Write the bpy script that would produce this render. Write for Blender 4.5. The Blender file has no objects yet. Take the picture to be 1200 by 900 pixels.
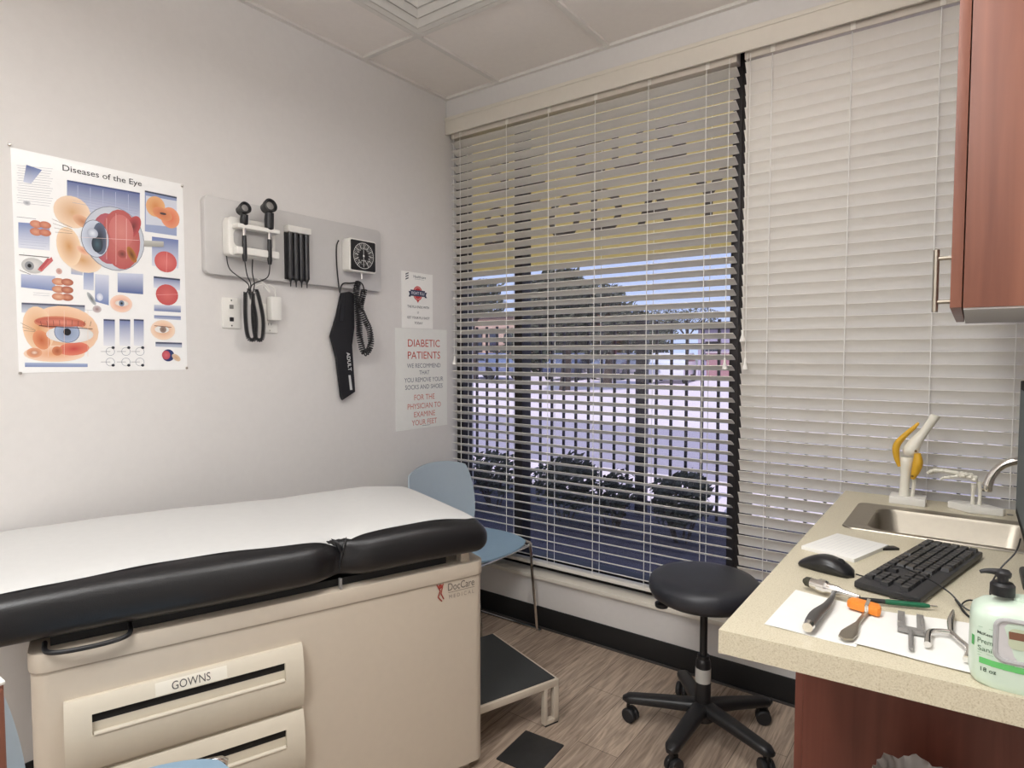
import bpy, bmesh, math, random
import numpy as np
from mathutils import Vector, Matrix

PI = math.pi
random.seed(7)
SC = bpy.context.scene
COL = SC.collection

# ------------------------------------------------------------------ camera
F_PX, PITCH, YAW, CAM_H = 730.0, math.atan(35/730.0), math.radians(36.3), 1.35
cd = bpy.data.cameras.new('camera'); cam = bpy.data.objects.new('camera', cd); COL.objects.link(cam)
cd.sensor_fit = 'HORIZONTAL'; cd.sensor_width = 36.0; cd.lens = 36.0*F_PX/1200.0
cd.clip_start = 0.02; cd.clip_end = 300
cam.location = (0, 0, CAM_H); cam.rotation_euler = (PI/2-PITCH, 0, YAW)
SC.camera = cam

# ------------------------------------------------------------------ colour management
SC.view_settings.view_transform = 'Standard'; SC.view_settings.look = 'None'
SC.view_settings.exposure = 0.35; SC.view_settings.gamma = 1.0
SC.view_settings.use_curve_mapping = False
SC.display_settings.display_device = 'sRGB'

# ------------------------------------------------------------------ sky, sun, added pendant panels' light
w = bpy.data.worlds.new('sky'); SC.world = w; w.use_nodes = True
nt = w.node_tree; nt.nodes.clear()
wo = nt.nodes.new('ShaderNodeOutputWorld'); bg = nt.nodes.new('ShaderNodeBackground')
tc = nt.nodes.new('ShaderNodeTexCoord'); sx = nt.nodes.new('ShaderNodeSeparateXYZ'); cr = nt.nodes.new('ShaderNodeValToRGB')
nt.links.new(tc.outputs['Generated'], sx.inputs[0]); nt.links.new(sx.outputs['Z'], cr.inputs[0])
cr.color_ramp.elements[0].position = 0.0; cr.color_ramp.elements[0].color = (0.50, 0.60, 0.86, 1)
cr.color_ramp.elements[1].position = 0.6; cr.color_ramp.elements[1].color = (0.36, 0.44, 0.68, 1)
nt.links.new(cr.outputs[0], bg.inputs['Color']); bg.inputs['Strength'].default_value = 1.1
nt.links.new(bg.outputs[0], wo.inputs[0])

sl = bpy.data.lights.new('sun', 'SUN'); sl.energy = 2.6; sl.angle = 0.01; sl.color = (1, 0.94, 0.9)
sun = bpy.data.objects.new('sun', sl); COL.objects.link(sun)
sun.rotation_euler = Vector((-0.10, 0.60, -0.80)).to_track_quat('-Z', 'Y').to_euler()

ROOM_LIGHTS = [((-0.42, 1.08, 2.44), 0.50, 1.15, 8.0, 11.0), ((-0.80, -0.60, 2.44), 0.50, 1.15, 27.0, 11.0)]   # added unseen pendant panels: light down, extra light up to brighten the ceiling
for k, (loc, sxx, syy, e, eup) in enumerate(ROOM_LIGHTS):
    for dn in (True, False):
        L = bpy.data.lights.new('panel_light', 'AREA'); L.shape = 'RECTANGLE'; L.size = sxx; L.size_y = syy
        L.energy = e if dn else eup; L.color = (0.985, 0.99, 1.0)
        o = bpy.data.objects.new('panel_light', L); COL.objects.link(o); o.location = (loc[0], loc[1], loc[2]-.006 if dn else loc[2]+.045)
        if not dn: o.rotation_euler = (PI, 0, 0)

# ------------------------------------------------------------------ measuring helpers
_th = PITCH
FW = np.array([-math.sin(YAW)*math.cos(_th), math.cos(YAW)*math.cos(_th), -math.sin(_th)])
RT = np.array([math.cos(YAW), math.sin(YAW), 0.0]); UP = np.cross(RT, FW)
CO = np.array([0, 0, CAM_H])
def ray(px, py): return FW*F_PX + RT*(px-600) + UP*(450-py)
def onp(px, py, ax, v):
    d = ray(px, py); return Vector(CO + d*((v-CO[ax])/d[ax]))

# ------------------------------------------------------------------ materials
def s2l(c): return tuple((x/12.92 if x <= 0.04045 else ((x+0.055)/1.055)**2.4) for x in c)
def hx(r, g, b): return s2l((r/255, g/255, b/255))
MATS = {}
def mat(name, col, rough=0.6, metal=0.0, spec=0.5, noise=0.0, nscale=40, bump=0.0, bscale=200, trans=0.0, alpha=1.0, emit=None, coat=0.0, sheen=0.0):
    if name in MATS: return MATS[name]
    m = bpy.data.materials.new(name); m.use_nodes = True; MATS[name] = m
    t = m.node_tree; b = t.nodes['Principled BSDF']
    b.inputs['Base Color'].default_value = (*col, 1); b.inputs['Roughness'].default_value = rough
    b.inputs['Metallic'].default_value = metal; b.inputs['Specular IOR Level'].default_value = spec
    b.inputs['Transmission Weight'].default_value = trans; b.inputs['Coat Weight'].default_value = coat
    if emit: b.inputs['Emission Color'].default_value = (*emit[0], 1); b.inputs['Emission Strength'].default_value = emit[1]
    tcn = t.nodes.new('ShaderNodeTexCoord')
    nz = t.nodes.new('ShaderNodeTexNoise'); nz.inputs['Scale'].default_value = nscale; nz.inputs['Detail'].default_value = 4
    t.links.new(tcn.outputs['Object'], nz.inputs['Vector'])
    mx = t.nodes.new('ShaderNodeMix'); mx.data_type = 'RGBA'
    k = noise if noise > 0 else 0.03
    mx.inputs[6].default_value = (*[max(0, c*(1-k)) for c in col], 1); mx.inputs[7].default_value = (*[min(1, c*(1+k)) for c in col], 1)
    t.links.new(nz.outputs['Fac'], mx.inputs[0]); t.links.new(mx.outputs[2], b.inputs['Base Color'])
    if bump > 0:
        n2 = t.nodes.new('ShaderNodeTexNoise'); n2.inputs['Scale'].default_value = bscale; n2.inputs['Detail'].default_value = 3
        t.links.new(tcn.outputs['Object'], n2.inputs['Vector'])
        bp = t.nodes.new('ShaderNodeBump'); bp.inputs['Strength'].default_value = bump; bp.inputs['Distance'].default_value = 0.002
        t.links.new(n2.outputs['Fac'], bp.inputs['Height']); t.links.new(bp.outputs[0], b.inputs['Normal'])
    return m

def wood_mat(name, c1, c2, axis='Z', scale=1.0, rough=0.45, coat=0.0):
    m = bpy.data.materials.new(name); m.use_nodes = True; t = m.node_tree; b = t.nodes['Principled BSDF']
    b.inputs['Roughness'].default_value = rough; b.inputs['Coat Weight'].default_value = coat
    tcn = t.nodes.new('ShaderNodeTexCoord'); mp = t.nodes.new('ShaderNodeMapping')
    s = [14*scale]*3; s['XYZ'.index(axis)] = 0.9*scale; mp.inputs['Scale'].default_value = s
    t.links.new(tcn.outputs['Object'], mp.inputs[0])
    nz = t.nodes.new('ShaderNodeTexNoise'); nz.inputs['Scale'].default_value = 1.6; nz.inputs['Detail'].default_value = 7; nz.inputs['Distortion'].default_value = 0.6
    t.links.new(mp.outputs[0], nz.inputs['Vector'])
    cr = t.nodes.new('ShaderNodeValToRGB'); cr.color_ramp.elements[0].position = 0.3; cr.color_ramp.elements[1].position = 0.75
    cr.color_ramp.elements[0].color = (*c1, 1); cr.color_ramp.elements[1].color = (*c2, 1)
    t.links.new(nz.outputs['Fac'], cr.inputs[0]); t.links.new(cr.outputs[0], b.inputs['Base Color'])
    MATS[name] = m; return m

def plank_mat():
    m = bpy.data.materials.new('floor_planks'); m.use_nodes = True; t = m.node_tree; b = t.nodes['Principled BSDF']
    b.inputs['Roughness'].default_value = 0.42
    tcn = t.nodes.new('ShaderNodeTexCoord'); mp = t.nodes.new('ShaderNodeMapping'); mp.inputs['Rotation'].default_value = (0, 0, PI/2)
    t.links.new(tcn.outputs['Object'], mp.inputs[0])
    br = t.nodes.new('ShaderNodeTexBrick'); br.inputs['Scale'].default_value = 1.0
    br.inputs['Brick Width'].default_value = 0.92; br.inputs['Row Height'].default_value = 0.152; br.inputs['Mortar Size'].default_value = 0.0012
    br.offset = 0.37; br.inputs['Color1'].default_value = (*hx(192, 174, 156), 1); br.inputs['Color2'].default_value = (*hx(168, 150, 134), 1)
    br.inputs['Mortar'].default_value = (*hx(110, 96, 84), 1); br.inputs['Bias'].default_value = -0.1
    t.links.new(mp.outputs[0], br.inputs['Vector'])
    mp2 = t.nodes.new('ShaderNodeMapping'); mp2.inputs['Scale'].default_value = (26, 1.8, 1)
    t.links.new(tcn.outputs['Object'], mp2.inputs[0])
    nz = t.nodes.new('ShaderNodeTexNoise'); nz.inputs['Scale'].default_value = 2.2; nz.inputs['Detail'].default_value = 8; nz.inputs['Distortion'].default_value = 1.6
    t.links.new(mp2.outputs[0], nz.inputs['Vector'])
    cr = t.nodes.new('ShaderNodeValToRGB'); cr.color_ramp.elements[0].position = 0.32; cr.color_ramp.elements[1].position = 0.66
    cr.color_ramp.elements[0].color = (0.46, 0.43, 0.41, 1); cr.color_ramp.elements[1].color = (1.12, 1.1, 1.08, 1)
    t.links.new(nz.outputs['Fac'], cr.inputs[0])
    mx = t.nodes.new('ShaderNodeMix'); mx.data_type = 'RGBA'; mx.blend_type = 'MULTIPLY'; mx.inputs[0].default_value = 0.9
    t.links.new(br.outputs['Color'], mx.inputs[6]); t.links.new(cr.outputs[0], mx.inputs[7]); t.links.new(mx.outputs[2], b.inputs['Base Color'])
    MATS['floor_planks'] = m; return m

def speckle_mat():
    m = bpy.data.materials.new('quartz'); m.use_nodes = True; t = m.node_tree; b = t.nodes['Principled BSDF']
    b.inputs['Roughness'].default_value = 0.32
    tcn = t.nodes.new('ShaderNodeTexCoord'); nz = t.nodes.new('ShaderNodeTexNoise'); nz.inputs['Scale'].default_value = 420; nz.inputs['Detail'].default_value = 2
    t.links.new(tcn.outputs['Object'], nz.inputs['Vector'])
    cr = t.nodes.new('ShaderNodeValToRGB'); e = cr.color_ramp.elements
    e[0].position = 0.28; e[0].color = (*hx(186, 174, 146), 1); e[1].position = 0.46; e[1].color = (*hx(208, 199, 174), 1)
    e2 = e.new(0.72); e2.color = (*hx(218, 210, 188), 1)
    t.links.new(nz.outputs['Fac'], cr.inputs[0]); t.links.new(cr.outputs[0], b.inputs['Base Color'])
    MATS['quartz'] = m; return m

M_wall = mat('wall_paint', hx(222, 219, 216), 0.75, bump=0.05, bscale=260)
M_fascia = mat('fascia_paint', hx(231, 229, 229), 0.75)
M_ceil = mat('ceiling_tile', hx(240, 234, 228), 0.9, bump=0.15, bscale=500)
M_grid = mat('ceiling_grid', hx(226, 222, 216), 0.5)
M_white = mat('white_plastic', hx(232, 230, 224), 0.35)
M_trim = mat('white_trim', hx(228, 222, 210), 0.5)
M_blind = mat('blind_slat', hx(246, 242, 233), 0.45)
def _transl(m, k):
    t = m.node_tree; b = t.nodes['Principled BSDF']; o = [n for n in t.nodes if n.type == 'OUTPUT_MATERIAL'][0]
    tl = t.nodes.new('ShaderNodeBsdfTranslucent'); tl.inputs[0].default_value = (.86, .82, .72, 1); mx = t.nodes.new('ShaderNodeMixShader'); mx.inputs[0].default_value = k
    t.links.new(b.outputs[0], mx.inputs[1]); t.links.new(tl.outputs[0], mx.inputs[2]); t.links.new(mx.outputs[0], o.inputs[0])
_transl(M_blind, .12)
M_cord = mat('blind_cord', hx(244, 242, 236), 0.7)
M_black = mat('black_plastic', hx(30, 30, 32), 0.4)
M_blackm = mat('black_matte', hx(24, 24, 25), 0.6, bump=0.1)
M_rub = mat('black_rubber', hx(34, 34, 36), 0.55)
M_alu = mat('dark_frame', hx(38, 34, 34), 0.45, metal=0.3)
M_steel = mat('brushed_steel', hx(172, 165, 152), 0.38, metal=1.0, noise=0.06, nscale=60)
M_chrome = mat('chrome', hx(225, 222, 218), 0.12, metal=1.0)
M_cham = mat('cabinet_enamel', hx(203, 191, 174), 0.45)
M_champ = mat('drawer_plastic', hx(213, 204, 186), 0.4)
M_vinyl = mat('black_vinyl', hx(27, 27, 29), 0.30, bump=0.25, bscale=420)
M_paper = mat('exam_paper', hx(206, 206, 204), 0.8, bump=0.2, bscale=12)
M_quartz = speckle_mat(); M_floor = plank_mat()
M_cherry = wood_mat('cherry_laminate', hx(112, 66, 52), hx(144, 92, 72), 'Z', 1.0, 0.4)
M_cherry2 = wood_mat('cherry_panel', hx(98, 52, 42), hx(128, 74, 60), 'Z', 1.0, 0.42)
M_chair = mat('blue_shell', hx(142, 170, 192), 0.42)
M_panelgrey = mat('panel_grey', hx(204, 202, 200), 0.4)
M_orange = mat('orange_rubber', hx(240, 140, 48), 0.5)
M_green = mat('green_plastic', hx(20, 96, 66), 0.35)
M_yellow = mat('ligament_yellow', hx(222, 172, 48), 0.45)
M_bone = mat('bone_plastic', hx(238, 234, 220), 0.4)
M_silverp = mat('grey_plastic', hx(150, 148, 145), 0.35, metal=0.4)
M_paperw = mat('print_paper', hx(236, 235, 230), 0.85)

def attr_mat(name='printed_ink', rough=0.55):
    if name in MATS: return MATS[name]
    m = bpy.data.materials.new(name); m.use_nodes = True; t = m.node_tree; b = t.nodes['Principled BSDF']
    b.inputs['Roughness'].default_value = rough
    a = t.nodes.new('ShaderNodeAttribute'); a.attribute_name = 'Col'
    t.links.new(a.outputs['Color'], b.inputs['Base Color']); MATS[name] = m; return m
M_ink = attr_mat()

def glass_mat():
    m = bpy.data.materials.new('window_glass'); m.use_nodes = True; t = m.node_tree; t.nodes.clear()
    o = t.nodes.new('ShaderNodeOutputMaterial'); tr = t.nodes.new('ShaderNodeBsdfTransparent'); tr.inputs[0].default_value = (0.93, 0.93, 0.97, 1)
    g = t.nodes.new('ShaderNodeBsdfGlossy'); g.inputs['Roughness'].default_value = 0.02
    mx = t.nodes.new('ShaderNodeMixShader'); mx.inputs[0].default_value = 0.04
    t.links.new(tr.outputs[0], mx.inputs[1]); t.links.new(g.outputs[0], mx.inputs[2]); t.links.new(mx.outputs[0], o.inputs[0])
    return m
M_glass = glass_mat()

# ------------------------------------------------------------------ mesh helpers
def newbm(): return bmesh.new()
def _merge(bm, tmp, mtx=None):
    me = bpy.data.meshes.new('t'); tmp.to_mesh(me); tmp.free()
    if mtx is not None: me.transform(mtx)
    bm.from_mesh(me); bpy.data.meshes.remove(me)
def bx(bm, x0, x1, y0, y1, z0, z1, bev=0.0, seg=2, mtx=None):
    t = bmesh.new(); bmesh.ops.create_cube(t, size=1.0)
    for v in t.verts: v.co = Vector(((x0+x1)/2+v.co.x*(x1-x0), (y0+y1)/2+v.co.y*(y1-y0), (z0+z1)/2+v.co.z*(z1-z0)))
    if bev > 0: bmesh.ops.bevel(t, geom=list(t.edges), offset=bev, segments=seg, profile=0.6, affect='EDGES')
    _merge(bm, t, mtx); return bm
def catmull(pts, n=6, closed=False):
    pts = [Vector(p) for p in pts]; out = []; N = len(pts)
    for i in range(N if closed else N-1):
        if closed: p0, p1, p2, p3 = pts[(i-1) % N], pts[i], pts[(i+1) % N], pts[(i+2) % N]
        else: p0, p1, p2, p3 = pts[max(i-1, 0)], pts[i], pts[i+1], pts[min(i+2, N-1)]
        for k in range(n):
            t = k/n; out.append(0.5*((2*p1)+(p2-p0)*t+(2*p0-5*p1+4*p2-p3)*t*t+(3*p1-p0-3*p2+p3)*t**3))
    if not closed: out.append(pts[-1])
    return out
def tube(bm, pts, r, seg=8, closed=False, smooth=0, flat=None, mtx=None):
    rs = r if isinstance(r, (list, tuple)) else None
    P = [Vector(p) for p in pts]
    if smooth:
        if rs:
            rr = catmull([(q, 0, 0) for q in rs], smooth, closed); rs = [max(q.x, 1e-4) for q in rr]
        P = catmull(P, smooth, closed)
    n = len(P); t = bmesh.new(); rings = []; prev = None
    for i in range(n):
        if closed: tg = P[(i+1) % n]-P[(i-1) % n]
        else: tg = P[min(i+1, n-1)]-P[max(i-1, 0)]
        if tg.length < 1e-9: tg = Vector((0, 0, 1))
        tg.normalize()
        if prev is None:
            a = Vector((0, 0, 1)) if abs(tg.z) < 0.9 else Vector((1, 0, 0)); nx = tg.cross(a).normalized()
        else:
            nx = prev - tg*prev.dot(tg)
            nx = nx.normalized() if nx.length > 1e-6 else tg.cross(Vector((1, 0, 0.1))).normalized()
        prev = nx; ny = tg.cross(nx); rad = rs[i] if rs else r
        fx, fy = flat if flat else (1, 1)
        rings.append([t.verts.new(P[i]+nx*(math.cos(2*PI*k/seg)*rad*fx)+ny*(math.sin(2*PI*k/seg)*rad*fy)) for k in range(seg)])
    for i in range(n if closed else n-1):
        A, B = rings[i], rings[(i+1) % n]
        for k in range(seg): t.faces.new((A[k], A[(k+1) % seg], B[(k+1) % seg], B[k]))
    if not closed: t.faces.new(list(reversed(rings[0]))); t.faces.new(rings[-1])
    bmesh.ops.recalc_face_normals(t, faces=list(t.faces)); _merge(bm, t, mtx); return bm
def lathe(bm, prof, loc=(0, 0, 0), seg=24, mtx=None, sx=1.0, sy=1.0):
    t = bmesh.new(); rings = []
    for r, z in prof:
        rings.append([t.verts.new((loc[0]+sx*max(r, 1e-5)*math.cos(2*PI*k/seg), loc[1]+sy*max(r, 1e-5)*math.sin(2*PI*k/seg), loc[2]+z)) for k in range(seg)])
    for A, B in zip(rings, rings[1:]):
        for k in range(seg): t.faces.new((A[k], A[(k+1) % seg], B[(k+1) % seg], B[k]))
    t.faces.new(list(reversed(rings[0]))); t.faces.new(rings[-1])
    bmesh.ops.remove_doubles(t, verts=list(t.verts), dist=1e-5); bmesh.ops.recalc_face_normals(t, faces=list(t.faces))
    _merge(bm, t, mtx); return bm
def prism(bm, outline, z0, z1, bev=0.0, mtx=None):
    t = bmesh.new(); vs = [t.verts.new((p[0], p[1], z0)) for p in outline]; f = t.faces.new(vs)
    r = bmesh.ops.extrude_face_region(t, geom=[f])
    for g in r['geom']:
        if isinstance(g, bmesh.types.BMVert): g.co.z = z1
    bmesh.ops.recalc_face_normals(t, faces=list(t.faces))
    if bev > 0:
        ed = [e for e in t.edges if abs(e.verts[0].co.z-e.verts[1].co.z) < 1e-6]
        bmesh.ops.bevel(t, geom=ed, offset=bev, segments=2, profile=0.6, affect='EDGES')
    _merge(bm, t, mtx); return bm
def rrect(x0, x1, y0, y1, r, n=5):
    out = []
    for cx, cy, a0 in ((x1-r, y0+r, -90), (x1-r, y1-r, 0), (x0+r, y1-r, 90), (x0+r, y0+r, 180)):
        for k in range(n+1):
            a = math.radians(a0+90*k/n); out.append((cx+r*math.cos(a), cy+r*math.sin(a)))
    return out
def rod(bm, a, b, r, seg=10): return tube(bm, [a, b], r, seg)
def obj(name, bm, m, parent=None, smooth=True, angle=35):
    me = bpy.data.meshes.new(name)
    if bm is not None: bm.to_mesh(me); bm.free()
    me.materials.append(m)
    if smooth and len(me.polygons):
        me.polygons.foreach_set('use_smooth', [True]*len(me.polygons)); me.set_sharp_from_angle(angle=math.radians(angle))
    o = bpy.data.objects.new(name, me); COL.objects.link(o)
    if parent is not None: o.parent = parent
    return o
def thing(name, label, cat, loc=(0, 0, 0), rz=0, group=None, rot=None):
    o = bpy.data.objects.new(name, None); COL.objects.link(o); o.location = loc
    o.rotation_euler = rot if rot else (0, 0, rz); o.empty_display_size = 0.05
    o['label'] = label; o['category'] = cat
    if group: o['group'] = group
    return o
def tag(o, label, cat, group=None):
    o['label'] = label; o['category'] = cat
    if group: o['group'] = group
    return o
def struct(name, bm, m, **k):
    o = obj(name, bm, m, **k); o['kind'] = 'structure'; return o
def copy_tree(o, parent=None):
    c = o.copy(); COL.objects.link(c); c.parent = parent
    for ch in list(o.children): copy_tree(ch, c)
    return c

_txt = {}
def text_geo(body, size, offset=0.0, align='CENTER', space=1.0):
    key = (body, offset, align, space)
    if key not in _txt:
        cu = bpy.data.curves.new('t', 'FONT'); cu.body = body; cu.size = 1.0; cu.align_x = align; cu.align_y = 'BOTTOM_BASELINE'
        cu.offset = offset; cu.space_character = space; cu.resolution_u = 3
        o = bpy.data.objects.new('t', cu); COL.objects.link(o); dg = bpy.context.evaluated_depsgraph_get(); dg.update()
        me = bpy.data.meshes.new_from_object(o.evaluated_get(dg))
        _txt[key] = ([tuple(v.co) for v in me.vertices], [tuple(p.vertices) for p in me.polygons])
        bpy.data.objects.remove(o); bpy.data.curves.remove(cu); bpy.data.meshes.remove(me)
    V, Fc = _txt[key]
    return [(x*size, y*size) for x, y, z in V], Fc

class Print:
    """flat artwork printed on one face; fn maps (a,b,layer height) to a 3-D point"""
    def __init__(s, fn): s.n = 0; s.fn = lambda a, b_, h: fn(a, b_, h+(s.n % 14)*.05); s.v = []; s.f = []; s.c = []
    def poly(s, pts, cols, h, step=True):
        if step: s.n += 1
        i = len(s.v); s.v += [s.fn(a, b, h) for a, b in pts]; s.f.append(tuple(range(i, i+len(pts))))
        if not isinstance(cols, list): cols = [cols]*len(pts)
        s.c += [[*hx(*c), 1] for c in cols]
    def rect(s, a0, a1, b0, b1, ct, h, cb=None):
        cb = cb or ct; s.poly([(a0, b0), (a1, b0), (a1, b1), (a0, b1)], [cb, cb, ct, ct], h)
    def quad(s, p, ct, h, cb=None):      # p: TL TR BR BL
        cb = cb or ct; s.poly([p[3], p[2], p[1], p[0]], [cb, cb, ct, ct], h)
    def ell(s, ca, cb_, ra, rb, cin, h, cout=None, rot=0, n=22):
        cout = cout or cin; P = []
        for k in range(n):
            t = 2*PI*k/n; x, y = ra*math.cos(t), rb*math.sin(t)
            P.append((ca+x*math.cos(rot)-y*math.sin(rot), cb_+x*math.sin(rot)+y*math.cos(rot)))
        s.n += 1
        for k in range(n): s.poly([(ca, cb_), P[k], P[(k+1) % n]], [cin, cout, cout], h, False)
    def ring(s, ca, cb_, ra, rb, w_, c, h, n=26):
        s.n += 1
        for k in range(n):
            t, u = 2*PI*k/n, 2*PI*(k+1)/n
            s.poly([(ca+(ra-w_)*math.cos(t), cb_+(rb-w_)*math.sin(t)), (ca+ra*math.cos(t), cb_+rb*math.sin(t)),
                    (ca+ra*math.cos(u), cb_+rb*math.sin(u)), (ca+(ra-w_)*math.cos(u), cb_+(rb-w_)*math.sin(u))], c, h, False)
    def line(s, p, q, w_, c, h):
        d = Vector((q[0]-p[0], q[1]-p[1])); 
        if d.length < 1e-9: return
        n = Vector((-d.y, d.x)).normalized()*w_/2
        s.poly([(p[0]-n.x, p[1]-n.y), (q[0]-n.x, q[1]-n.y), (q[0]+n.x, q[1]+n.y), (p[0]+n.x, p[1]+n.y)], c, h)
    def text(s, body, a, b, size, c, h, offset=0.0, width=None, align='CENTER', rot=0):
        V, Fc = text_geo(body, size, offset, align)
        k = 1.0
        if width:
            xs = [x for x, y in V]; k = width/(max(xs)-min(xs))
        i = len(s.v); cr_, sr = math.cos(rot), math.sin(rot)
        s.v += [s.fn(a+x*k*cr_-y*sr, b+x*k*sr+y*cr_, h) for x, y in V]
        for f in Fc: s.f.append(tuple(i+q for q in f)); s.c += [[*hx(*c), 1]]*len(f)
    def build(s, name, parent=None, m=None):
        me = bpy.data.meshes.new(name); me.from_pydata(s.v, [], s.f); me.update()
        ca = me.color_attributes.new('Col', 'FLOAT_COLOR', 'CORNER')
        ca.data.foreach_set('color', [q for c in s.c for q in c]); me.materials.append(m or M_ink)
        o = bpy.data.objects.new(name, me); COL.objects.link(o)
        if parent is not None: o.parent = parent
        return o

# ================================================================== SETTING
XL, XR, YW, YB, H = -2.288, 0.272, 2.524, -1.40, 2.697
YO = 2.74                                             # outer face of the window wall
struct('floor', bx(newbm(), XL-.12, XR+.12, YB-.12, YO, -0.08, 0), M_floor)
struct('wall_left', bx(newbm(), XL-.12, XL, YB-.12, YO, 0, 2.9), M_wall)
struct('wall_right', bx(newbm(), XR, XR+.12, YB-.12, YO, 0, 2.9), M_wall)
struct('wall_back', bx(newbm(), XL, XR, YB-.12, YB, 0, 2.9), M_wall)
WZ0, WZ1 = 0.262, 2.60
b = newbm(); bx(b, XL, XR, YW, YO, 0, WZ0-.02); bx(b, XL, XR, YW, YO, WZ1, 2.9)
struct('wall_window', b, M_wall)
# the rest of the building's outer wall and its roof
b = newbm(); bx(b, -14, XL-.12, YO-.2, YO, 0, 2.9); bx(b, XR+.12, 9, YO-.2, YO, 0, 2.9)
struct('wall_outer', b, mat('stucco', hx(170, 160, 150), 0.9))
struct('roof', bx(newbm(), -14, 9, -6, YO+.02, 2.9, 3.3), mat('roof_dark', hx(120, 112, 108), 0.9))
# ceiling: grid bars and tiles in one slab
struct('ceiling', bx(newbm(), XL-.1, XR+.1, YB-.1, YW+.01, H+.012, H+.04), M_ceil)
GX = [-1.931+0.61*k for k in range(0, 4)]; GY = [1.950-0.61*k for k in range(0, 6)]
b = newbm()
for gx in GX: bx(b, gx-.012, gx+.012, YB, YW, H, H+.013)
for gy in GY: bx(b, XL, XR, gy-.012, gy+.012, H-.0005, H+.0125)
bx(b, XL, XL+.02, YB, YW, H-.0015, H+.014); bx(b, XL+.02, XR, YW-.02, YW, H-.001, H+.0135)
struct('trim_1', b, M_grid)
# sill, baseboards
struct('trim_2', bx(newbm(), XL, XR, YW-.018, YO-.05, WZ0-.02, WZ0, .004), M_trim)
struct('baseboard_window', bx(newbm(), XL, XR, YW-.008, YW, 0, .104, .002), M_blackm)
struct('baseboard_left', bx(newbm(), XL, XL+.008, YB, YW-.008, 0, .104, .002), M_blackm)
struct('trim_3', bx(newbm(), XL+.008, XR, YW-.018, YW-.008, 0, .008, .002), mat('cove_edge', hx(70, 66, 64), .6))
# window frames and glass
def frame(name, x0, x1):
    b = newbm(); y0, y1 = 2.60, 2.68
    bx(b, x0, x1, y0, y1, WZ0, WZ0+.06, .002); bx(b, x0, x1, y0, y1, WZ1-.06, WZ1, .002)
    return b, y0, y1
b, y0, y1 = frame('window_1', XL, -.79)
bx(b, XL, -2.245, y0, y1, WZ0, WZ1, .002); bx(b, -1.894, -1.846, y0, y1, WZ0, WZ1, .002); bx(b, -.80, -.765, y0, y1, WZ0, WZ1, .002)
w1 = struct('window_1', b, M_alu); obj('window_pane', bx(newbm(), -2.245, -1.894, 2.637, 2.643, WZ0+.06, WZ1-.06), M_glass, w1)
obj('window_pane', bx(newbm(), -1.846, -.80, 2.637, 2.643, WZ0+.06, WZ1-.06), M_glass, w1)
b, y0, y1 = frame('window_2', -.765, XR)
bx(b, -.765, -.725, y0, y1, WZ0, WZ1, .002); bx(b, XR-.045, XR, y0, y1, WZ0, WZ1, .002)
w2 = struct('window_2', b, M_alu); obj('window_pane', bx(newbm(), -.725, XR-.045, 2.637, 2.643, WZ0+.06, WZ1-.06), M_glass, w2)

# ceiling air diffuser: nested sloping square rings in one grid cell
dx0, dx1, dy1 = GX[0]+.014, GX[1]-.014, GY[0]-.014; dy0 = GY[1]+.014
dcx, dcy, dh = (dx0+dx1)/2, (dy0+dy1)/2, (dx1-dx0)/2
t = thing('air_diffuser', 'white square air diffuser with stepped rings in the ceiling grid', 'air vent', (dcx, dcy, H))
def sq_ring(bm, ho, hi, zo, zi, th=.002):
    for s in range(4):
        a = s*PI/2; R = Matrix.Rotation(a, 4, 'Z'); tt = bmesh.new()
        P = [(-ho, -ho, zo), (ho, -ho, zo), (hi, -hi, zi), (-hi, -hi, zi)]
        lo = [tt.verts.new(p) for p in P]; hi_ = [tt.verts.new((p[0], p[1], p[2]+th)) for p in P]
        tt.faces.new(lo); tt.faces.new(list(reversed(hi_)))
        for k in range(4): tt.faces.new((lo[k], lo[(k+1) % 4], hi_[(k+1) % 4], hi_[k]))
        bmesh.ops.recalc_face_normals(tt, faces=list(tt.faces)); _merge(bm, tt, R)
b = newbm(); sq_ring(b, dh, dh-.03, 0, 0); sq_ring(b, dh-.03, dh-.035, 0, .008); obj('frame', b, M_white, t)
for k in range(4):
    o_ = dh-.045-k*.055; b = newbm(); sq_ring(b, o_, o_-.035, -.006, .004, .003); obj('vane', b, M_white, t)
obj('centre_plate', bx(newbm(), -.055, .055, -.055, .055, -.006, -.002), M_white, t)
obj('backing', bx(newbm(), -dh, dh, -dh, dh, .0085, .0105), M_white, t)

# unseen pendant panels, added to carry the down lamps and the ceiling-brightening up lamps
for k, (loc, sxx, syy, e, eup) in enumerate(ROOM_LIGHTS):
    t = thing('ceiling_light', ['white framed pendant light panel above the counter', 'white framed pendant light panel above the side cabinet behind the camera'][k], 'ceiling light', loc)
    b = newbm(); X, Y = sxx/2+.02, syy/2+.02
    bx(b, -X, X, -Y, -Y+.02, 0, .038); bx(b, -X, X, Y-.02, Y, 0, .038); bx(b, -X, -X+.02, -Y+.02, Y-.02, 0, .038); bx(b, X-.02, X, -Y+.02, Y-.02, 0, .038)
    obj('frame', b, M_white, t)
    obj('diffuser', bx(newbm(), -X+.02, X-.02, -Y+.02, Y-.02, .006, .034), mat('diffuser', hx(240, 238, 232), .8, emit=((1, .98, .95), 1.2)), t)
    for sx_ in (-1, 1):
        for sy_ in (-1, 1): obj('hanging_wire', rod(newbm(), (sx_*(X-.01), sy_*(Y-.01), .036), (sx_*(X-.01), sy_*(Y-.01), H-loc[2]), .0012, 6), M_steel, t)

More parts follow.
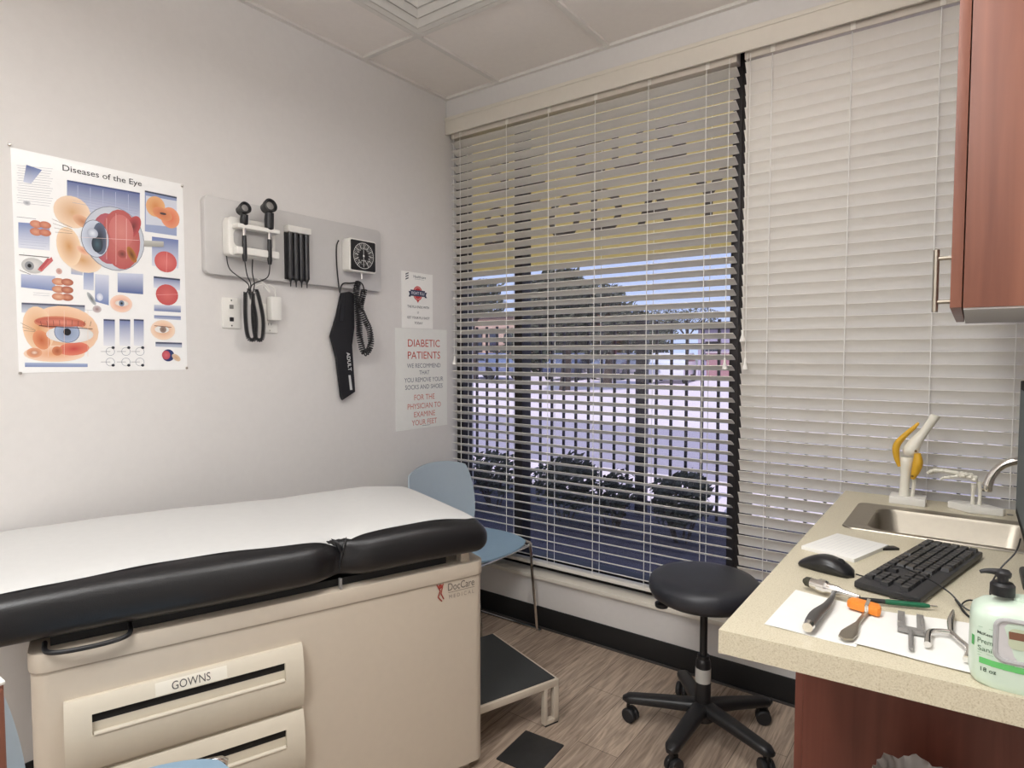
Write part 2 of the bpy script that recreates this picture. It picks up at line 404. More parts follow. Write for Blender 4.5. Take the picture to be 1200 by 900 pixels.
# ================================================================== BLINDS
PITCHZ, SW = 0.0435, 0.050
YS = 2.562
def slat_mesh(L):
    bm = newbm(); n = 5; rows = []
    for side in (1, -1):
        for k in range(n+1):
            u = -SW/2+SW*k/n; crown = .0022*(1-(2*u/SW)**2)
            rows.append((u if side == 1 else -u, crown+side*.0013))
    a = [bm.verts.new((0, y, z)) for y, z in rows]; c = [bm.verts.new((L, y, z)) for y, z in rows]
    N = len(rows)
    for k in range(N): bm.faces.new((a[k], a[(k+1) % N], c[(k+1) % N], c[k]))
    bm.faces.new(a); bm.faces.new(list(reversed(c))); bmesh.ops.recalc_face_normals(bm, faces=list(bm.faces)); return bm
def tassel_cord(pt, x, y, z0, z1):
    c = obj('pull_cord', rod(newbm(), (x, y, z1), (x, y, z0), .0013, 6), M_cord, pt)
    obj('tassel', lathe(newbm(), [(.002, .045), (.004, .04), (.004, .028), (.010, .006), (.011, 0), (.006, -.002)], (x, y, z0-.04), 12), M_cord, c)
def blind(name, label, x0, x1, tilt, ladders, cords, z_lo, odd):
    t = thing(name, label, 'window blind', (x0, YS, 0), group='white horizontal blinds')
    L = x1-x0
    obj('head_rail', bx(newbm(), 0, L, -.026, .026, 2.495, 2.55, .003), mat('head_rail', hx(218, 210, 198), .5), t)
    proto = None; z = 2.468; i = 0
    while z > z_lo:
        if proto is None:
            s = obj('slat', slat_mesh(L), M_blind, t); proto = s
        else:
            s = proto.copy(); COL.objects.link(s); s.parent = t
        a = tilt+random.uniform(-.012, .012); rx = 0; dz = 0
        if i in odd: a -= odd[i]
        s.location = (random.uniform(-.002, .002), 0, z); s.rotation_euler = (-a, 0, random.uniform(-.0006, .0006))
        z -= PITCHZ; i += 1
    obj('bottom_rail', bx(newbm(), 0, L, -.024, .024, z+.006, z+.022, .004), M_blind, t)
    zb = z+.015; hh = SW/2*math.cos(tilt)+.003
    for lx in ladders:
        b = newbm(); rod(b, (lx-x0-.004, -hh, zb), (lx-x0-.004, -hh, 2.50), .0016, 6); rod(b, (lx-x0+.004, hh, zb), (lx-x0+.004, hh, 2.50), .0016, 6)
        obj('ladder_cord', b, M_cord, t)
        obj('ladder_clip', bx(newbm(), lx-x0-.008, lx-x0+.008, -.0285, -.026, 2.495, 2.545, .001), M_blind, t)
    for cx, z0 in cords: tassel_cord(t, cx-x0, -.034, z0, 2.51)
    return t
TA, TB = math.radians(23.5), math.radians(60)
blind('window_blind', 'white horizontal blind with open slats over the left window showing the fence outside', -2.268, -.770, TA,
      [-2.20, -1.894, -1.644, -1.393, -1.135, -.885], [(-2.243, 1.335), (-.795, 1.33)], .305, {})
blind('window_blind', 'white horizontal blind with closed slats behind the sink and knee model', -.740, .262, TB,
      [-.635, -.366, -.104, .12], [(-.727, 1.44), (-.715, 1.33)], .305, {})
# valance board over both blinds
b = newbm(); bx(b, XL+.002, XR-.002, YW-.014, YW-.002, 2.515, 2.602, .003); bx(b, XL+.002, XR-.002, YW-.018, YW-.014, 2.585, 2.602, .0015)
tag(obj('blind_valance', b, M_trim), 'long off-white valance board running above both window blinds', 'valance')

# ================================================================== POSTER AND SIGNS (left wall)
def wallfn(dx=0.0012):
    return lambda a, b_, h: (XL+dx+h*.0003, a, b_)
def build_poster():
    t = thing('eye_poster', 'eye disease anatomy poster with painted eyes pinned on the left wall', 'poster', (0, 0, 0))
    def W(cx, cy):
        p = onp(cx/3.104, 160+cy/3.104, 0, XL); return (p.y, p.z)
    y0, y1, z0, z1 = .627, 1.124, 1.294, 1.957
    obj('sheet', bx(newbm(), XL, XL+.0010, y0, y1, z0, z1), mat('poster_paper', hx(246, 246, 245), .3, coat=.2), t)
    p = Print(wallfn(.0011))
    blue, lb, db = (120, 138, 184), (206, 212, 228), (88, 104, 156)
    def box(l, tp, r, bt, c1=blue, c2=lb, h=1, bar=None):     # crop coordinates of the left, top, right, bottom
        q = [W(l, tp[0]), W(r, tp[1]), W(r, bt[1]), W(l, bt[0])]; p.quad(q, c1, h, c2)
        if bar: 
            k = 6; p.quad([W(l, tp[0]), W(r, tp[1]), W(r, tp[1]+k), W(l, tp[0]+k)], bar, h+.5)
    def E(cx, cy, rx, ry, cin, h, cout=None, rot=0):
        a, b_ = W(cx, cy); a2 = W(cx+rx, cy)[0]; b2 = W(cx, cy-ry)[1]; p.ell(a, b_, abs(a2-a), abs(b2-b_), cin, h, cout, rot)
    def R(cx, cy, rx, ry, w_, c, h):
        a, b_ = W(cx, cy); a2 = W(cx+rx, cy)[0]; b2 = W(cx, cy-ry)[1]; p.ring(a, b_, abs(a2-a), abs(b2-b_), w_, c, h)
    def Ln(x0, y0_, x1, y1_, c, h, w_=.0012): p.line(W(x0, y0_), W(x1, y1_), w_, c, h)
    # title
    a0, b0 = W(226, 122); a1, b1 = W(514, 178); p.text('Diseases of the Eye', (a0+a1)/2, (b0+b1)/2-.002, .026, (52, 50, 54), 2, .004, abs(a1-a0)*1.0)
    # grey text block top left with blue fan
    for k in range(16): Ln(60+3*(k % 3), 105+k*9, 192-4*(k % 4), 118+k*9, (176, 180, 188), 1, .0010)
    q = [W(95, 103), W(152, 122), W(112, 172), W(84, 165)]; p.poly(q, [db, blue, lb, lb], 2)
    E(97, 242, 14, 9, (150, 155, 160), 2, (215, 215, 218))
    # centre top panel
    box(243, (158, 205), 508, (270, 330), (96, 110, 160), (214, 219, 233), 1, (70, 82, 128))
    for k in range(5): Ln(282+k*46, 178+k*8, 282+k*46, 270, (190, 198, 220), 2, .0012)
    # eye section: flesh lids, globe
    E(262, 275, 66, 58, (214, 168, 122), 2, (240, 215, 190), -.4)
    E(250, 400, 44, 70, (206, 150, 96), 2, (242, 216, 186), .1)
    E(300, 450, 70, 44, (212, 160, 108), 2, (242, 220, 196), -.2)
    E(300, 310, 38, 20, (196, 132, 96), 3, (226, 180, 146), -.5)
    for k in range(4): Ln(188+k*4, 300+k*16, 262, 332+k*7, (120, 100, 96), 3, .0009)
    E(416, 372, 108, 116, (226, 228, 232), 3, (198, 204, 214)); R(416, 372, 108, 116, .0022, (140, 146, 158), 4)
    E(440, 375, 68, 108, (206, 124, 116), 5, (186, 92, 90)); E(392, 372, 58, 92, (198, 116, 118), 4.6, (176, 90, 100))
    E(482, 330, 24, 46, (110, 50, 52), 5.4, (190, 84, 86), -.45); E(440, 345, 44, 60, (214, 138, 130), 5.7, (204, 118, 114))
    E(345, 372, 48, 66, (150, 158, 176), 6, (204, 212, 226)); R(345, 372, 50, 68, .0016, (100, 106, 122), 6.5)
    E(362, 372, 26, 58, (38, 40, 52), 7, (96, 106, 128)); E(352, 392, 20, 30, (70, 98, 110), 7.5, (40, 44, 56)); E(335, 352, 20, 18, (228, 232, 240), 8, (170, 178, 196))
    E(443, 428, 17, 15, (110, 58, 52), 8, (180, 92, 86)); E(478, 430, 14, 30, (96, 56, 30), 6.5, (186, 120, 60), .4)
    for x in (386, 420, 458): Ln(x, 280+abs(x-420)*.5, x, 468-abs(x-420)*.6, (240, 206, 200), 9, .0010)
    Ln(280, 366, 505, 378, (240, 214, 208), 9, .0010)
    p.quad([W(522, 378), W(594, 382), W(594, 402), W(522, 400)], (196, 196, 190), 5, (160, 158, 150))
    E(300, 415, 26, 12, (222, 150, 120), 6, (236, 196, 168), -.6)
    # small centre lower panels
    box(303, (478, 488), 340, (556, 560)); box(345, (500, 505), 395, (600, 614), (214, 218, 232), blue); box(427, (496, 500), 520, (566, 574), (204, 210, 228), db)
    box(258, (470, 474), 300, (500, 505), (220, 200, 180), (170, 180, 206))
    E(332, 590, 9, 26, (90, 96, 96), 2, (190, 194, 196), .5); E(362, 584, 12, 14, (236, 238, 246), 3, (196, 202, 222)); E(352, 628, 16, 13, (150, 120, 120), 3, (206, 196, 196))
    E(440, 608, 40, 32, (220, 146, 112), 3, (244, 214, 196)); E(442, 607, 24, 11, (238, 236, 232), 4, (226, 214, 206)); E(441, 607, 10, 11, (86, 98, 118), 5, (132, 146, 168)); E(441, 607, 4, 4, (20, 20, 26), 6)
    # left column
    box(66, (312, 320), 180, (405, 415), blue, (224, 227, 236)); Ln(60, 292, 130, 300, (120, 124, 138), 1)
    for yy in (319, 347):
        E(130, yy, 22, 14, (216, 160, 132), 3, (196, 120, 94)); E(163, yy+3, 22, 13, (212, 148, 120), 3, (188, 110, 86))
    E(120, 470, 42, 28, (226, 224, 222), 3, (190, 190, 188)); E(106, 470, 17, 16, (120, 122, 126), 4, (150, 152, 156)); E(106, 470, 7, 7, (26, 26, 30), 5)
    p.poly([W(135, 484), W(186, 438), W(192, 452), W(150, 492)], (206, 110, 110), 5); p.poly([W(140, 478), W(172, 442), W(180, 446), W(150, 486)], (186, 84, 88), 5.5)
    Ln(68, 430, 178, 440, (90, 84, 84), 4, .0022); Ln(70, 486, 110, 502, (110, 106, 104), 4, .0016)
    E(214, 490, 11, 11, (178, 132, 122), 3, (214, 180, 170))
    box(76, (500, 508), 200, (548, 562), (196, 202, 222), (128, 144, 188))
    for yy in (528, 556, 583):
        E(212, yy, 24, 13, (222, 176, 146), 3, (198, 128, 98)); E(244, yy+2, 22, 13, (212, 152, 122), 3, (168, 92, 72))
    # big eye, bottom left
    box(78, (604, 614), 308, (640, 644), (126, 132, 152), (206, 212, 224), 1, (80, 84, 104)); box(90, (822, 826), 318, (838, 838), (170, 182, 210), (120, 136, 180))
    E(232, 708, 126, 92, (214, 142, 88), 2, (240, 206, 176), 0); E(140, 700, 56, 82, (216, 158, 108), 2.2, (238, 206, 174), .1); E(200, 790, 108, 30, (226, 158, 112), 2.4, (242, 214, 190))
    E(220, 678, 92, 24, (186, 98, 80), 3, (208, 130, 100), -.02); E(150, 740, 30, 36, (190, 96, 56), 3.4, (222, 150, 110), .3)
    E(268, 772, 56, 24, (196, 70, 62), 3.4, (222, 130, 106), .12)
    E(255, 720, 84, 31, (240, 240, 238), 4, (222, 220, 218), .02); E(243, 712, 46, 38, (126, 140, 170), 5, (168, 182, 206)); R(243, 712, 46, 38, .0016, (84, 94, 122), 5.5); E(243, 711, 14, 13, (16, 16, 22), 6)
    E(220, 676, 88, 15, (220, 142, 122), 6.4, (190, 98, 78), -.03)
    for k in range(9): Ln(150+k*22, 690-3*math.sin(k/8*PI), 146+k*23, 672-4*math.sin(k/8*PI), (70, 44, 40), 7, .0010)
    Ln(140, 688, 335, 700, (84, 44, 36), 7, .0022)
    E(124, 786, 28, 18, (196, 116, 82), 5, (226, 166, 130)); E(124, 786, 13, 8, (236, 216, 200), 6, (200, 136, 104)); E(207, 780, 19, 17, (166, 84, 54), 5, (208, 130, 92))
    for k in range(3): Ln(74+k*6, 678+k*14, 128, 704+k*3, (120, 100, 96), 3, .0009)
    for x in (174, 232, 318): Ln(x, 630, x, 800, (238, 210, 190), 8, .0009)
    # three gradient columns and little globes
    for l, r in ((376, 417), (434, 473), (486, 522)):
        box(l, (664, 666), r, (760, 764), (110, 124, 172), (232, 234, 240), 1, (60, 66, 96))
        for yy in (782, 820):
            c = (l+r)/2; R(c+4, yy, 16, 15, .0011, (120, 128, 146), 2); Ln(l-10, yy, c+4, yy, (80, 84, 96), 2, .0010); E(c+14, yy-14 if yy < 800 else yy+12, 6, 5, (40, 44, 56), 3)
    # right column
    box(526, (196, 220), 642, (345, 362), (138, 152, 190), (160, 172, 204), 1, (60, 66, 90)); p.quad([W(530, 215), W(642, 235), W(642, 330), W(530, 320)], (214, 218, 230), 1.6)
    E(565, 255, 34, 38, (216, 140, 84), 3, (232, 180, 130), -.3); E(618, 296, 34, 38, (222, 110, 78), 3, (232, 160, 124)); E(590, 282, 36, 22, (206, 118, 80), 3.5, (224, 150, 108), -.3); E(592, 281, 12, 4, (70, 60, 66), 4)
    box(552, (364, 376), 648, (470, 480), (108, 124, 176), (222, 226, 236)); E(602, 456, 40, 38, (220, 124, 118), 3, (202, 92, 90)); Ln(606, 420, 604, 494, (238, 170, 168), 4)
    box(558, (508, 518), 654, (550, 560), (112, 126, 172), (226, 228, 238), 1, (60, 66, 90)); box(560, (612, 616), 657, (634, 640), (206, 212, 226), (110, 124, 168)); E(607, 576, 40, 38, (214, 112, 108), 3, (198, 86, 86)); Ln(570, 576, 646, 574, (238, 170, 168), 4)
    box(560, (650, 654), 657, (662, 668), (110, 124, 168), (180, 188, 210)); E(592, 704, 44, 36, (222, 160, 112), 3, (244, 220, 198)); E(588, 702, 26, 13, (238, 234, 230), 4); E(592, 702, 12, 12, (120, 96, 86), 5, (160, 140, 130)); Ln(560, 688, 622, 694, (110, 60, 44), 5, .0022)
    box(565, (747, 750), 661, (764, 768), (124, 134, 164), (196, 202, 216), 1, (70, 76, 100)); E(611, 796, 22, 22, (44, 58, 110), 3); E(603, 795, 15, 16, (216, 110, 116), 4, (190, 80, 92)); E(640, 804, 18, 10, (208, 170, 136), 3, (220, 196, 170), -.7)
    for (cx_, cy_, wd, n) in ((276, 508, 0, 0),):
        pass
    for k in range(5): Ln(84+k, 425+k*0, 84, 425, (200, 200, 200), 1)
    for k in range(6): Ln(72, 352+k*10, 172-6*(k % 3), 360+k*10, (176, 184, 206), 2, .0009)
    for k in range(7): Ln(262, 200+k*10, 500, 243+k*10, (150, 160, 196), 2, .0008)
    for x0, yy in ((300, 630), (120, 568), (120, 576)): Ln(x0, yy, x0+60, yy+4, (178, 182, 190), 1, .0009)
    p.build('artwork', t)
    for yy, zz in ((y0-.003, z1+.006), (y1-.004, z1-.008), (y0+.002, z0-.001), (y1-.004, z0+.006)):
        m = Matrix.Translation((XL, yy, zz)) @ Matrix.Rotation(PI/2, 4, 'Y')
        obj('push_pin', lathe(newbm(), [(.0018, 0), (.0018, .003), (.0045, .003), (.005, .006), (.003, .0085), (0, .009)], seg=12, mtx=m), M_chrome, t)
build_poster()

def sign(name, label, cy0, cy1, z0, z1, paint):
    t = thing(name, label, 'sign', (0, 0, 0))
    obj('sheet', bx(newbm(), XL, XL+.0016, cy0, cy1, z0, z1), mat('notice_paper', hx(248, 247, 243), .7) if name == 'flu_notice' else mat('sign_paper', hx(238, 238, 233), .6), t)
    p = Print(wallfn(.0018)); paint(p); p.build('lettering', t); return t
def flu(p):
    c = 2.298
    for k in range(3): p.poly([(2.212, 1.722+k*.012), (2.232, 1.730+k*.012), (2.236, 1.738+k*.012), (2.214, 1.730+k*.012)], (96, 100, 106), 1)
    p.text('Healthcare', 2.312, 1.738, .019, (86, 90, 98), 1, .006, .088); p.rect(2.275, 2.345, 1.731, 1.7325, (150, 154, 160), 1)
    p.ell(c, 1.660, .034, .037, (206, 62, 62), 1); p.poly([(c-.012, 1.628), (c+.012, 1.628), (c, 1.612)], (206, 62, 62), 1.4); p.ring(c, 1.660, .028, .031, .002, (240, 220, 216), 1.6)
    p.rect(c-.052, c+.052, 1.645, 1.676, (52, 62, 92), 2); p.poly([(c-.066, 1.640), (c-.050, 1.640), (c-.050, 1.668), (c-.066, 1.668), (c-.058, 1.654)], (40, 48, 76), 1.8)
    p.poly([(c+.050, 1.640), (c+.066, 1.640), (c+.058, 1.654), (c+.066, 1.668), (c+.050, 1.668)], (40, 48, 76), 1.8)
    p.text('FIGHT FLU', c, 1.653, .021, (226, 228, 236), 3, .012, .092)
    p.text('THE FLU ENDS WITH', c+.004, 1.585, .017, (60, 62, 70), 1, .006, .156); p.text('U', c, 1.558, .015, (60, 62, 70), 1, .006)
    p.text('GET YOUR FLU SHOT', c+.004, 1.530, .017, (60, 62, 70), 1, .006, .162); p.text('TODAY', c+.004, 1.503, .017, (60, 62, 70), 1, .006, .06)
sign('flu_notice', 'small white flu shot notice with a red badge, above the diabetic patients sign', 2.185, 2.408, 1.482, 1.765, flu)
def diab(p):
    c = 2.342; red, gr, pk = (196, 74, 62), (112, 116, 128), (206, 118, 104)
    for s, z, sz, wd, col in (('DIABETIC', 1.392, .054, .235, red), ('PATIENTS', 1.330, .054, .238, red), ('WE RECOMMEND', 1.284, .032, .245, gr), ('THAT', 1.249, .030, .075, gr),
                              ('YOU REMOVE YOUR', 1.211, .033, .285, gr), ('SOCKS AND SHOES', 1.174, .033, .275, gr), ('FOR THE', 1.118, .040, .150, pk), ('PHYSICIAN TO', 1.073, .040, .245, pk),
                              ('EXAMINE', 1.030, .040, .155, pk), ('YOUR FEET', 0.988, .040, .185, pk)):
        p.text(s, c, z-.004, sz, col, 1, 0, wd)
    p.rect(c-.02, c+.04, .9775, .9795, gr, 1)
sign('diabetic_sign', 'white DIABETIC PATIENTS sign in red and grey capitals beside the window blind', 2.140, 2.516, .966, 1.480, diab)

# ================================================================== DIAGNOSTIC WALL SET
PX = XL+.03
b = prism(newbm(), rrect(1.185, 2.030, 1.645, 1.932, .022), 0, .028, .005, Matrix(((0, 0, 1, XL), (1, 0, 0, 0), (0, 1, 0, 0), (0, 0, 0, 1))))
tag(obj('mounting_panel', b, M_panelgrey), 'long grey mounting panel for diagnostic instruments on the left wall', 'wall panel')
YZ = lambda x: Matrix(((0, 0, 1, x), (1, 0, 0, 0), (0, 1, 0, 0), (0, 0, 0, 1)))
P0 = XL+.028
# otoscope base with two handles and hanging coils
t = thing('diagnostic_transformer', 'white wall transformer on the grey panel holding two black scope heads on coiled cords', 'medical instrument', (P0, 1.340, 1.77))
L = lambda pts: [(x, y-1.355, z-1.77) for x, y, z in pts]
def m_yz(y, z, x=0.0): return Matrix(((0, 0, 1, x), (1, 0, 0, y), (0, 1, 0, z), (0, 0, 0, 1)))
b = prism(newbm(), rrect(-.09, .105, -.055, .09, .018), 0, .045, .008, YZ(0)); obj('housing', b, M_white, t)
b = newbm(); bx(b, .035, .085, -.075, .10, .045, .062, .006); bx(b, .04, .078, -.075, .10, -.05, -.022, .006); obj('cradle', b, M_white, t)
b = prism(newbm(), rrect(-.07, .09, -.018, .045, .02), 0, .002, 0, YZ(.0455)); obj('recess', b, mat('recess_grey', hx(176, 174, 172), .5), t)
for k, (yy, big) in enumerate(((-.045, 0), (.058, 1))):
    hx_ = .075; zt = .075+.02*big
    hd = obj('handle', tube(newbm(), [(hx_, yy, -.075), (hx_, yy, -.06), (hx_, yy, .0), (hx_, yy, .02)], [.0065, .009, .0085, .0075], 14), M_black, t)
    nk = obj('neck', tube(newbm(), [(hx_, yy, .02), (hx_, yy, .042), (hx_, yy, .046), (hx_, yy, .056)], [.0065, .0065, .0085, .0075], 14), M_chrome, hd)
    b = newbm(); s = 1.5 if big else 1.25
    tube(b, [(hx_, yy, .054), (hx_, yy, .062), (hx_, yy, zt), (hx_+.004, yy, zt+.018*s)], [.008, .011*s, .012*s, .011*s], 14)
    rotm = Matrix.Translation((hx_-.012, yy-.004, zt+.030*s)) @ Matrix.Rotation(math.radians(78), 4, 'Y')
    lathe(b, [(.008*s, -.012), (.013*s, -.008), (.014*s, .006), (.017*s, .02), (.018*s, .034), (.015*s, .036), (.012*s, .028), (.0, .026)], seg=20, mtx=rotm)
    obj('scope_head', b, M_black, hd)
    obj('eyepiece', lathe(newbm(), [(.010*s, .027), (.0105*s, .0275), (.005*s, .029), (0, .029)], seg=16, mtx=rotm), M_silverp, hd)
def coil(a, bnd, turns, r, n=10):
    return None
b = newbm()
for yy, y2 in ((-.085, -.015), (-.045, -.005), (.058, .002), (.02, .01)):
    st = (.02, yy, -.055) if yy in (-.085, .02) else (.075, yy, -.075)
    tube(b, [st, (st[0], yy+(y2-yy)*.2, st[2]-.05), (.045, y2, -.155), (.03, y2, -.19)], .0022, 7, smooth=6)
obj('cord', b, M_black, t)
def helix(bm, path, R, r, pitch, seg=6):
    P = catmull(path, 14); out = []; ph = 0; prev = None; last = P[0]
    for i in range(len(P)-1):
        seglen = (P[i+1]-P[i]).length; m_ = max(1, int(seglen/pitch*8))
        tg = (P[i+1]-P[i]).normalized(); a = Vector((1, 0, 0)); nx = tg.cross(a)
        nx = nx.normalized() if nx.length > 1e-4 else Vector((0, 1, 0)); ny = tg.cross(nx)
        for k in range(m_):
            q = P[i].lerp(P[i+1], k/m_); ph += 2*PI*(seglen/m_)/pitch
            out.append(q+nx*math.cos(ph)*R+ny*math.sin(ph)*R)
    tube(bm, out, r, seg)
for dy, dx in ((-.010, .03), (.026, .022)):
    b = newbm(); helix(b, [(dx, dy-.008, -.185), (dx, dy-.010, -.28), (dx+.003, dy-.004, -.352), (dx+.006, dy+.012, -.366), (dx+.006, dy+.026, -.35), (dx+.004, dy+.030, -.28), (dx, dy+.016, -.20), (dx, dy+.004, -.17)], .0062, .0026, .0062)
    obj('coiled_cord', b, M_black, t)
b = tube(newbm(), [(.03, -.01, -.15), (.032, .004, -.19), (.03, .0, -.23)], .0025, 7, smooth=6); tube(b, [(.01, .045, -.125), (.022, .075, -.15), (.02, .09, -.175), (.015, .06, -.145), (.02, .02, -.17)], .0025, 7, smooth=6)
obj('power_cord', b, M_white, t)

# speculum dispenser
t = thing('specula_dispenser', 'dark ribbed specula dispenser with white cap in the middle of the grey panel', 'dispenser', (P0, 1.566, 1.75))
obj('cap', bx(newbm(), 0, .032, -.055, .055, .095, .122, .005), M_white, t); obj('backplate', bx(newbm(), 0, .006, -.055, .055, -.095, .095, .001), M_rub, t)
for k in range(4):
    y = -.039+k*.026; b = newbm(); tube(b, [(.018, y, -.090), (.018, y, .094)], .0115, 12); 
    for q in range(0): pass
    tb = obj('tube', b, mat('tube_smoke', hx(46, 46, 48), .25), t)
    obj('speculum', lathe(newbm(), [(.0015, -.125), (.0035, -.105), (.009, -.092), (.009, -.088)], (.018, y, 0), 12), M_black, tb)

# sphygmomanometer gauge
t = thing('blood_pressure_gauge', 'square black blood pressure dial at the right end of the grey panel', 'gauge', (P0, 1.884, 1.79))
GY0, GZ0 = -.085, -.070; GS = .148
b = prism(newbm(), rrect(-.083, .072, -.073, .073, .012), 0, .05, .005, YZ(0)); obj('case', b, M_white, t)
b = prism(newbm(), rrect(-.075, .064, -.066, .066, .006), 0, .004, .001, YZ(.0495)); obj('dial_plate', b, M_blackm, t)
p = Print(lambda a, b_, h: (.0538+h*.0003, a-.0055, b_)); p.ring(0, 0, .058, .058, .0024, (225, 225, 222), 1); p.ring(0, 0, .040, .040, .0010, (190, 190, 188), 1)
for k in range(32):
    a = math.radians(-60+300*k/31); r0 = .044 if k % 3 else .036
    p.line((r0*math.cos(a), r0*math.sin(a)), (.054*math.cos(a), .054*math.sin(a)), .0030 if k % 3 == 0 else .0013, (226, 226, 222), 1)
for k in range(15):
    a = math.radians(240-300*k/14); p.text(str(20*k+20), .030*math.cos(a)*1.12, .030*math.sin(a)*1.12-.0035, .0085, (226, 226, 222), 1.5, .01)
p.line((0, -.05), (0, .034), .0022, (235, 235, 232), 2); p.ell(0, 0, .005, .005, (235, 235, 232), 3)
p.text('mmHg', 0, -.024, .010, (226, 226, 222), 1, .01)
p.build('dial_markings', t)
obj('hose_fitting', tube(newbm(), [(.025, .006, -.073), (.025, .006, -.10)], .005, 10), M_chrome, t)
# coiled hose
t2 = thing('coiled_hose', 'black coiled hose hanging below the blood pressure dial', 'hose', (P0, 1.868, 1.69))
b = newbm()
helix(b, [(.025, .006, -.012), (.028, -.012, -.05), (.028, -.008, -.10), (.03, .000, -.20), (.03, .004, -.27), (.03, .030, -.335), (.03, .066, -.30), (.03, .060, -.23), (.03, .032, -.18), (.028, .012, -.13), (.026, .026, -.08), (.026, .036, -.045)], .0125, .0032, .0100)
obj('coil', b, M_black, t2)
b = tube(newbm(), [(.026, .036, -.045), (.024, .04, -.07), (.022, .025, -.02), (.010, -.03, -.022), (.012, -.075, -.03), (.012, -.09, -.07)], .003, 8, smooth=8)
tube(b, [(.006, -.088, .16), (.006, -.10, .13), (.006, -.10, .05), (.008, -.092, -.04), (.012, -.09, -.07)], .003, 8, smooth=8); obj('hose', b, M_black, t2)
# cuff
XC = XL+.012
t = thing('blood_pressure_cuff', 'black fabric blood pressure cuff hanging folded below the dial', 'cuff', (XL, 1.83, 1.45))
pts = [(-.032, .172), (.010, .182), (.036, .175), (.036, .02), (.022, -.06), (.034, -.235), (.036, -.272), (-.034, -.306), (-.042, -.29), (-.064, -.12), (-.094, -.02), (-.060, .07)]
b = prism(newbm(), pts, 0.014, .030, .004, YZ(0)); obj('cuff_body', b, mat('cuff_fabric', hx(28, 28, 33), .85, bump=.3, bscale=300), t)
b = prism(newbm(), [(.034, .175), (.048, .165), (.048, .05), (.036, .02), (.030, .04)], .010, .018, .001, YZ(0)); obj('velcro_strip', b, mat('velcro', hx(190, 188, 184), .9), t)
b = prism(newbm(), [(-.050, .05), (-.034, .172), (-.018, .174), (-.030, .05)], .030, .034, .001, YZ(0)); obj('fold', b, M_black, t)
p = Print(lambda a, b_, h: (.0312+h*.0003, a, b_)); p.text('ADULT', -.008, -.135, .026, (214, 214, 214), 1, .02, .085, rot=-PI/2+.12); p.poly([(.004, -.262), (.018, -.262), (.008, -.195), (-.004, -.195)], (206, 206, 206), 1); 
p.build('print', t)

# wall outlets
def outlet(label, y0, y1, z0, z1, kind):
    t = thing('wall_plate', label, 'outlet', (XL, (y0+y1)/2, (z0+z1)/2)); hw, hh_ = (y1-y0)/2, (z1-z0)/2
    obj('plate', prism(newbm(), rrect(-hw, hw, -hh_, hh_, .004), 0, .006, .002, YZ(0)), mat('plate_white', hx(238, 236, 230), .35), t)
    for z in (.024, -.024):
        if kind == 'data':
            b = prism(newbm(), rrect(-.008, .008, z-.008, z+.008, .002), .006, .0072, 0, YZ(0)); obj('jack', b, M_black if z < 0 else M_silverp, t)
        else:
            b = prism(newbm(), rrect(-.016, .016, z-.014, z+.014, .006), .006, .008, 0, YZ(0)); s_ = obj('socket', b, M_white, t)
            b = newbm(); bx(b, .0081, .0084, -.007, -.005, z-.004, z+.006); bx(b, .0081, .0084, .005, .007, z-.004, z+.006); obj('slots', b, M_black, s_)
    for z in (hh_-.010, -hh_+.010):
        obj('screw', lathe(newbm(), [(.003, 0), (.003, .0008), (0, .0009)], seg=10, mtx=Matrix.Translation((.0062, 0, z)) @ Matrix.Rotation(PI/2, 4, 'Y')), M_chrome, t)
    return t
outlet('white data jack wall plate under the left end of the grey panel', 1.258, 1.330, 1.449, 1.565, 'data')
outlet('white power socket plate behind the coiled instrument cords', 1.418, 1.490, 1.435, 1.552, 'power')
t = thing('power_adapter', 'white plug-in power adapter beside the hanging coiled cords', 'adapter', (XL+.008, 1.462, 1.535))
obj('body', bx(newbm(), 0, .036, -.022, .024, -.050, .045, .006), M_white, t)
obj('plug_cord', tube(newbm(), [(.03, .0, .045), (.035, -.006, .075), (.03, -.03, .09), (.03, -.05, .075)], .003, 8, smooth=8), M_white, t)

# ================================================================== EXAM TABLE
TR = math.radians(-19.9)
T = thing('exam_table', 'beige examination table with black padded vinyl top and drawers', 'exam table', (-1.247, 1.546, 0), TR)
# local x: across (0 = room-side face), local y: along (0 = foot end)
b = newbm(); prism(b, rrect(-.60, 0, -1.168, 0, .035), .03, .640, .0); prism(b, rrect(-.604, .004, -1.172, .004, .038), .643, .687, .004)
prism(b, rrect(-.57, -.03, -1.14, -.03, .02), 0.0, .03, 0)
obj('body', b, M_cham, T)
b = newbm(); prism(b, rrect(-.602, .002, -1.17, .002, .036), .640, .643, 0); obj('seam', b, mat('seam_dark', hx(168, 156, 140), .8), T)
for yy in (-.10, -.55, -1.10):
    b = newbm(); bx(b, -.52, -.08, yy-.02, yy+.02, .687, .712, .003); obj('support', b, M_blackm if yy < -.2 else M_cham, T)
obj('support', bx(newbm(), -.050, -.018, -.075, -.045, .687, .716, .002), M_cham, T)
b = newbm(); bx(b, -.55, -.035, -1.13, -.12, .688, .708); obj('pad_board', b, M_blackm, T)
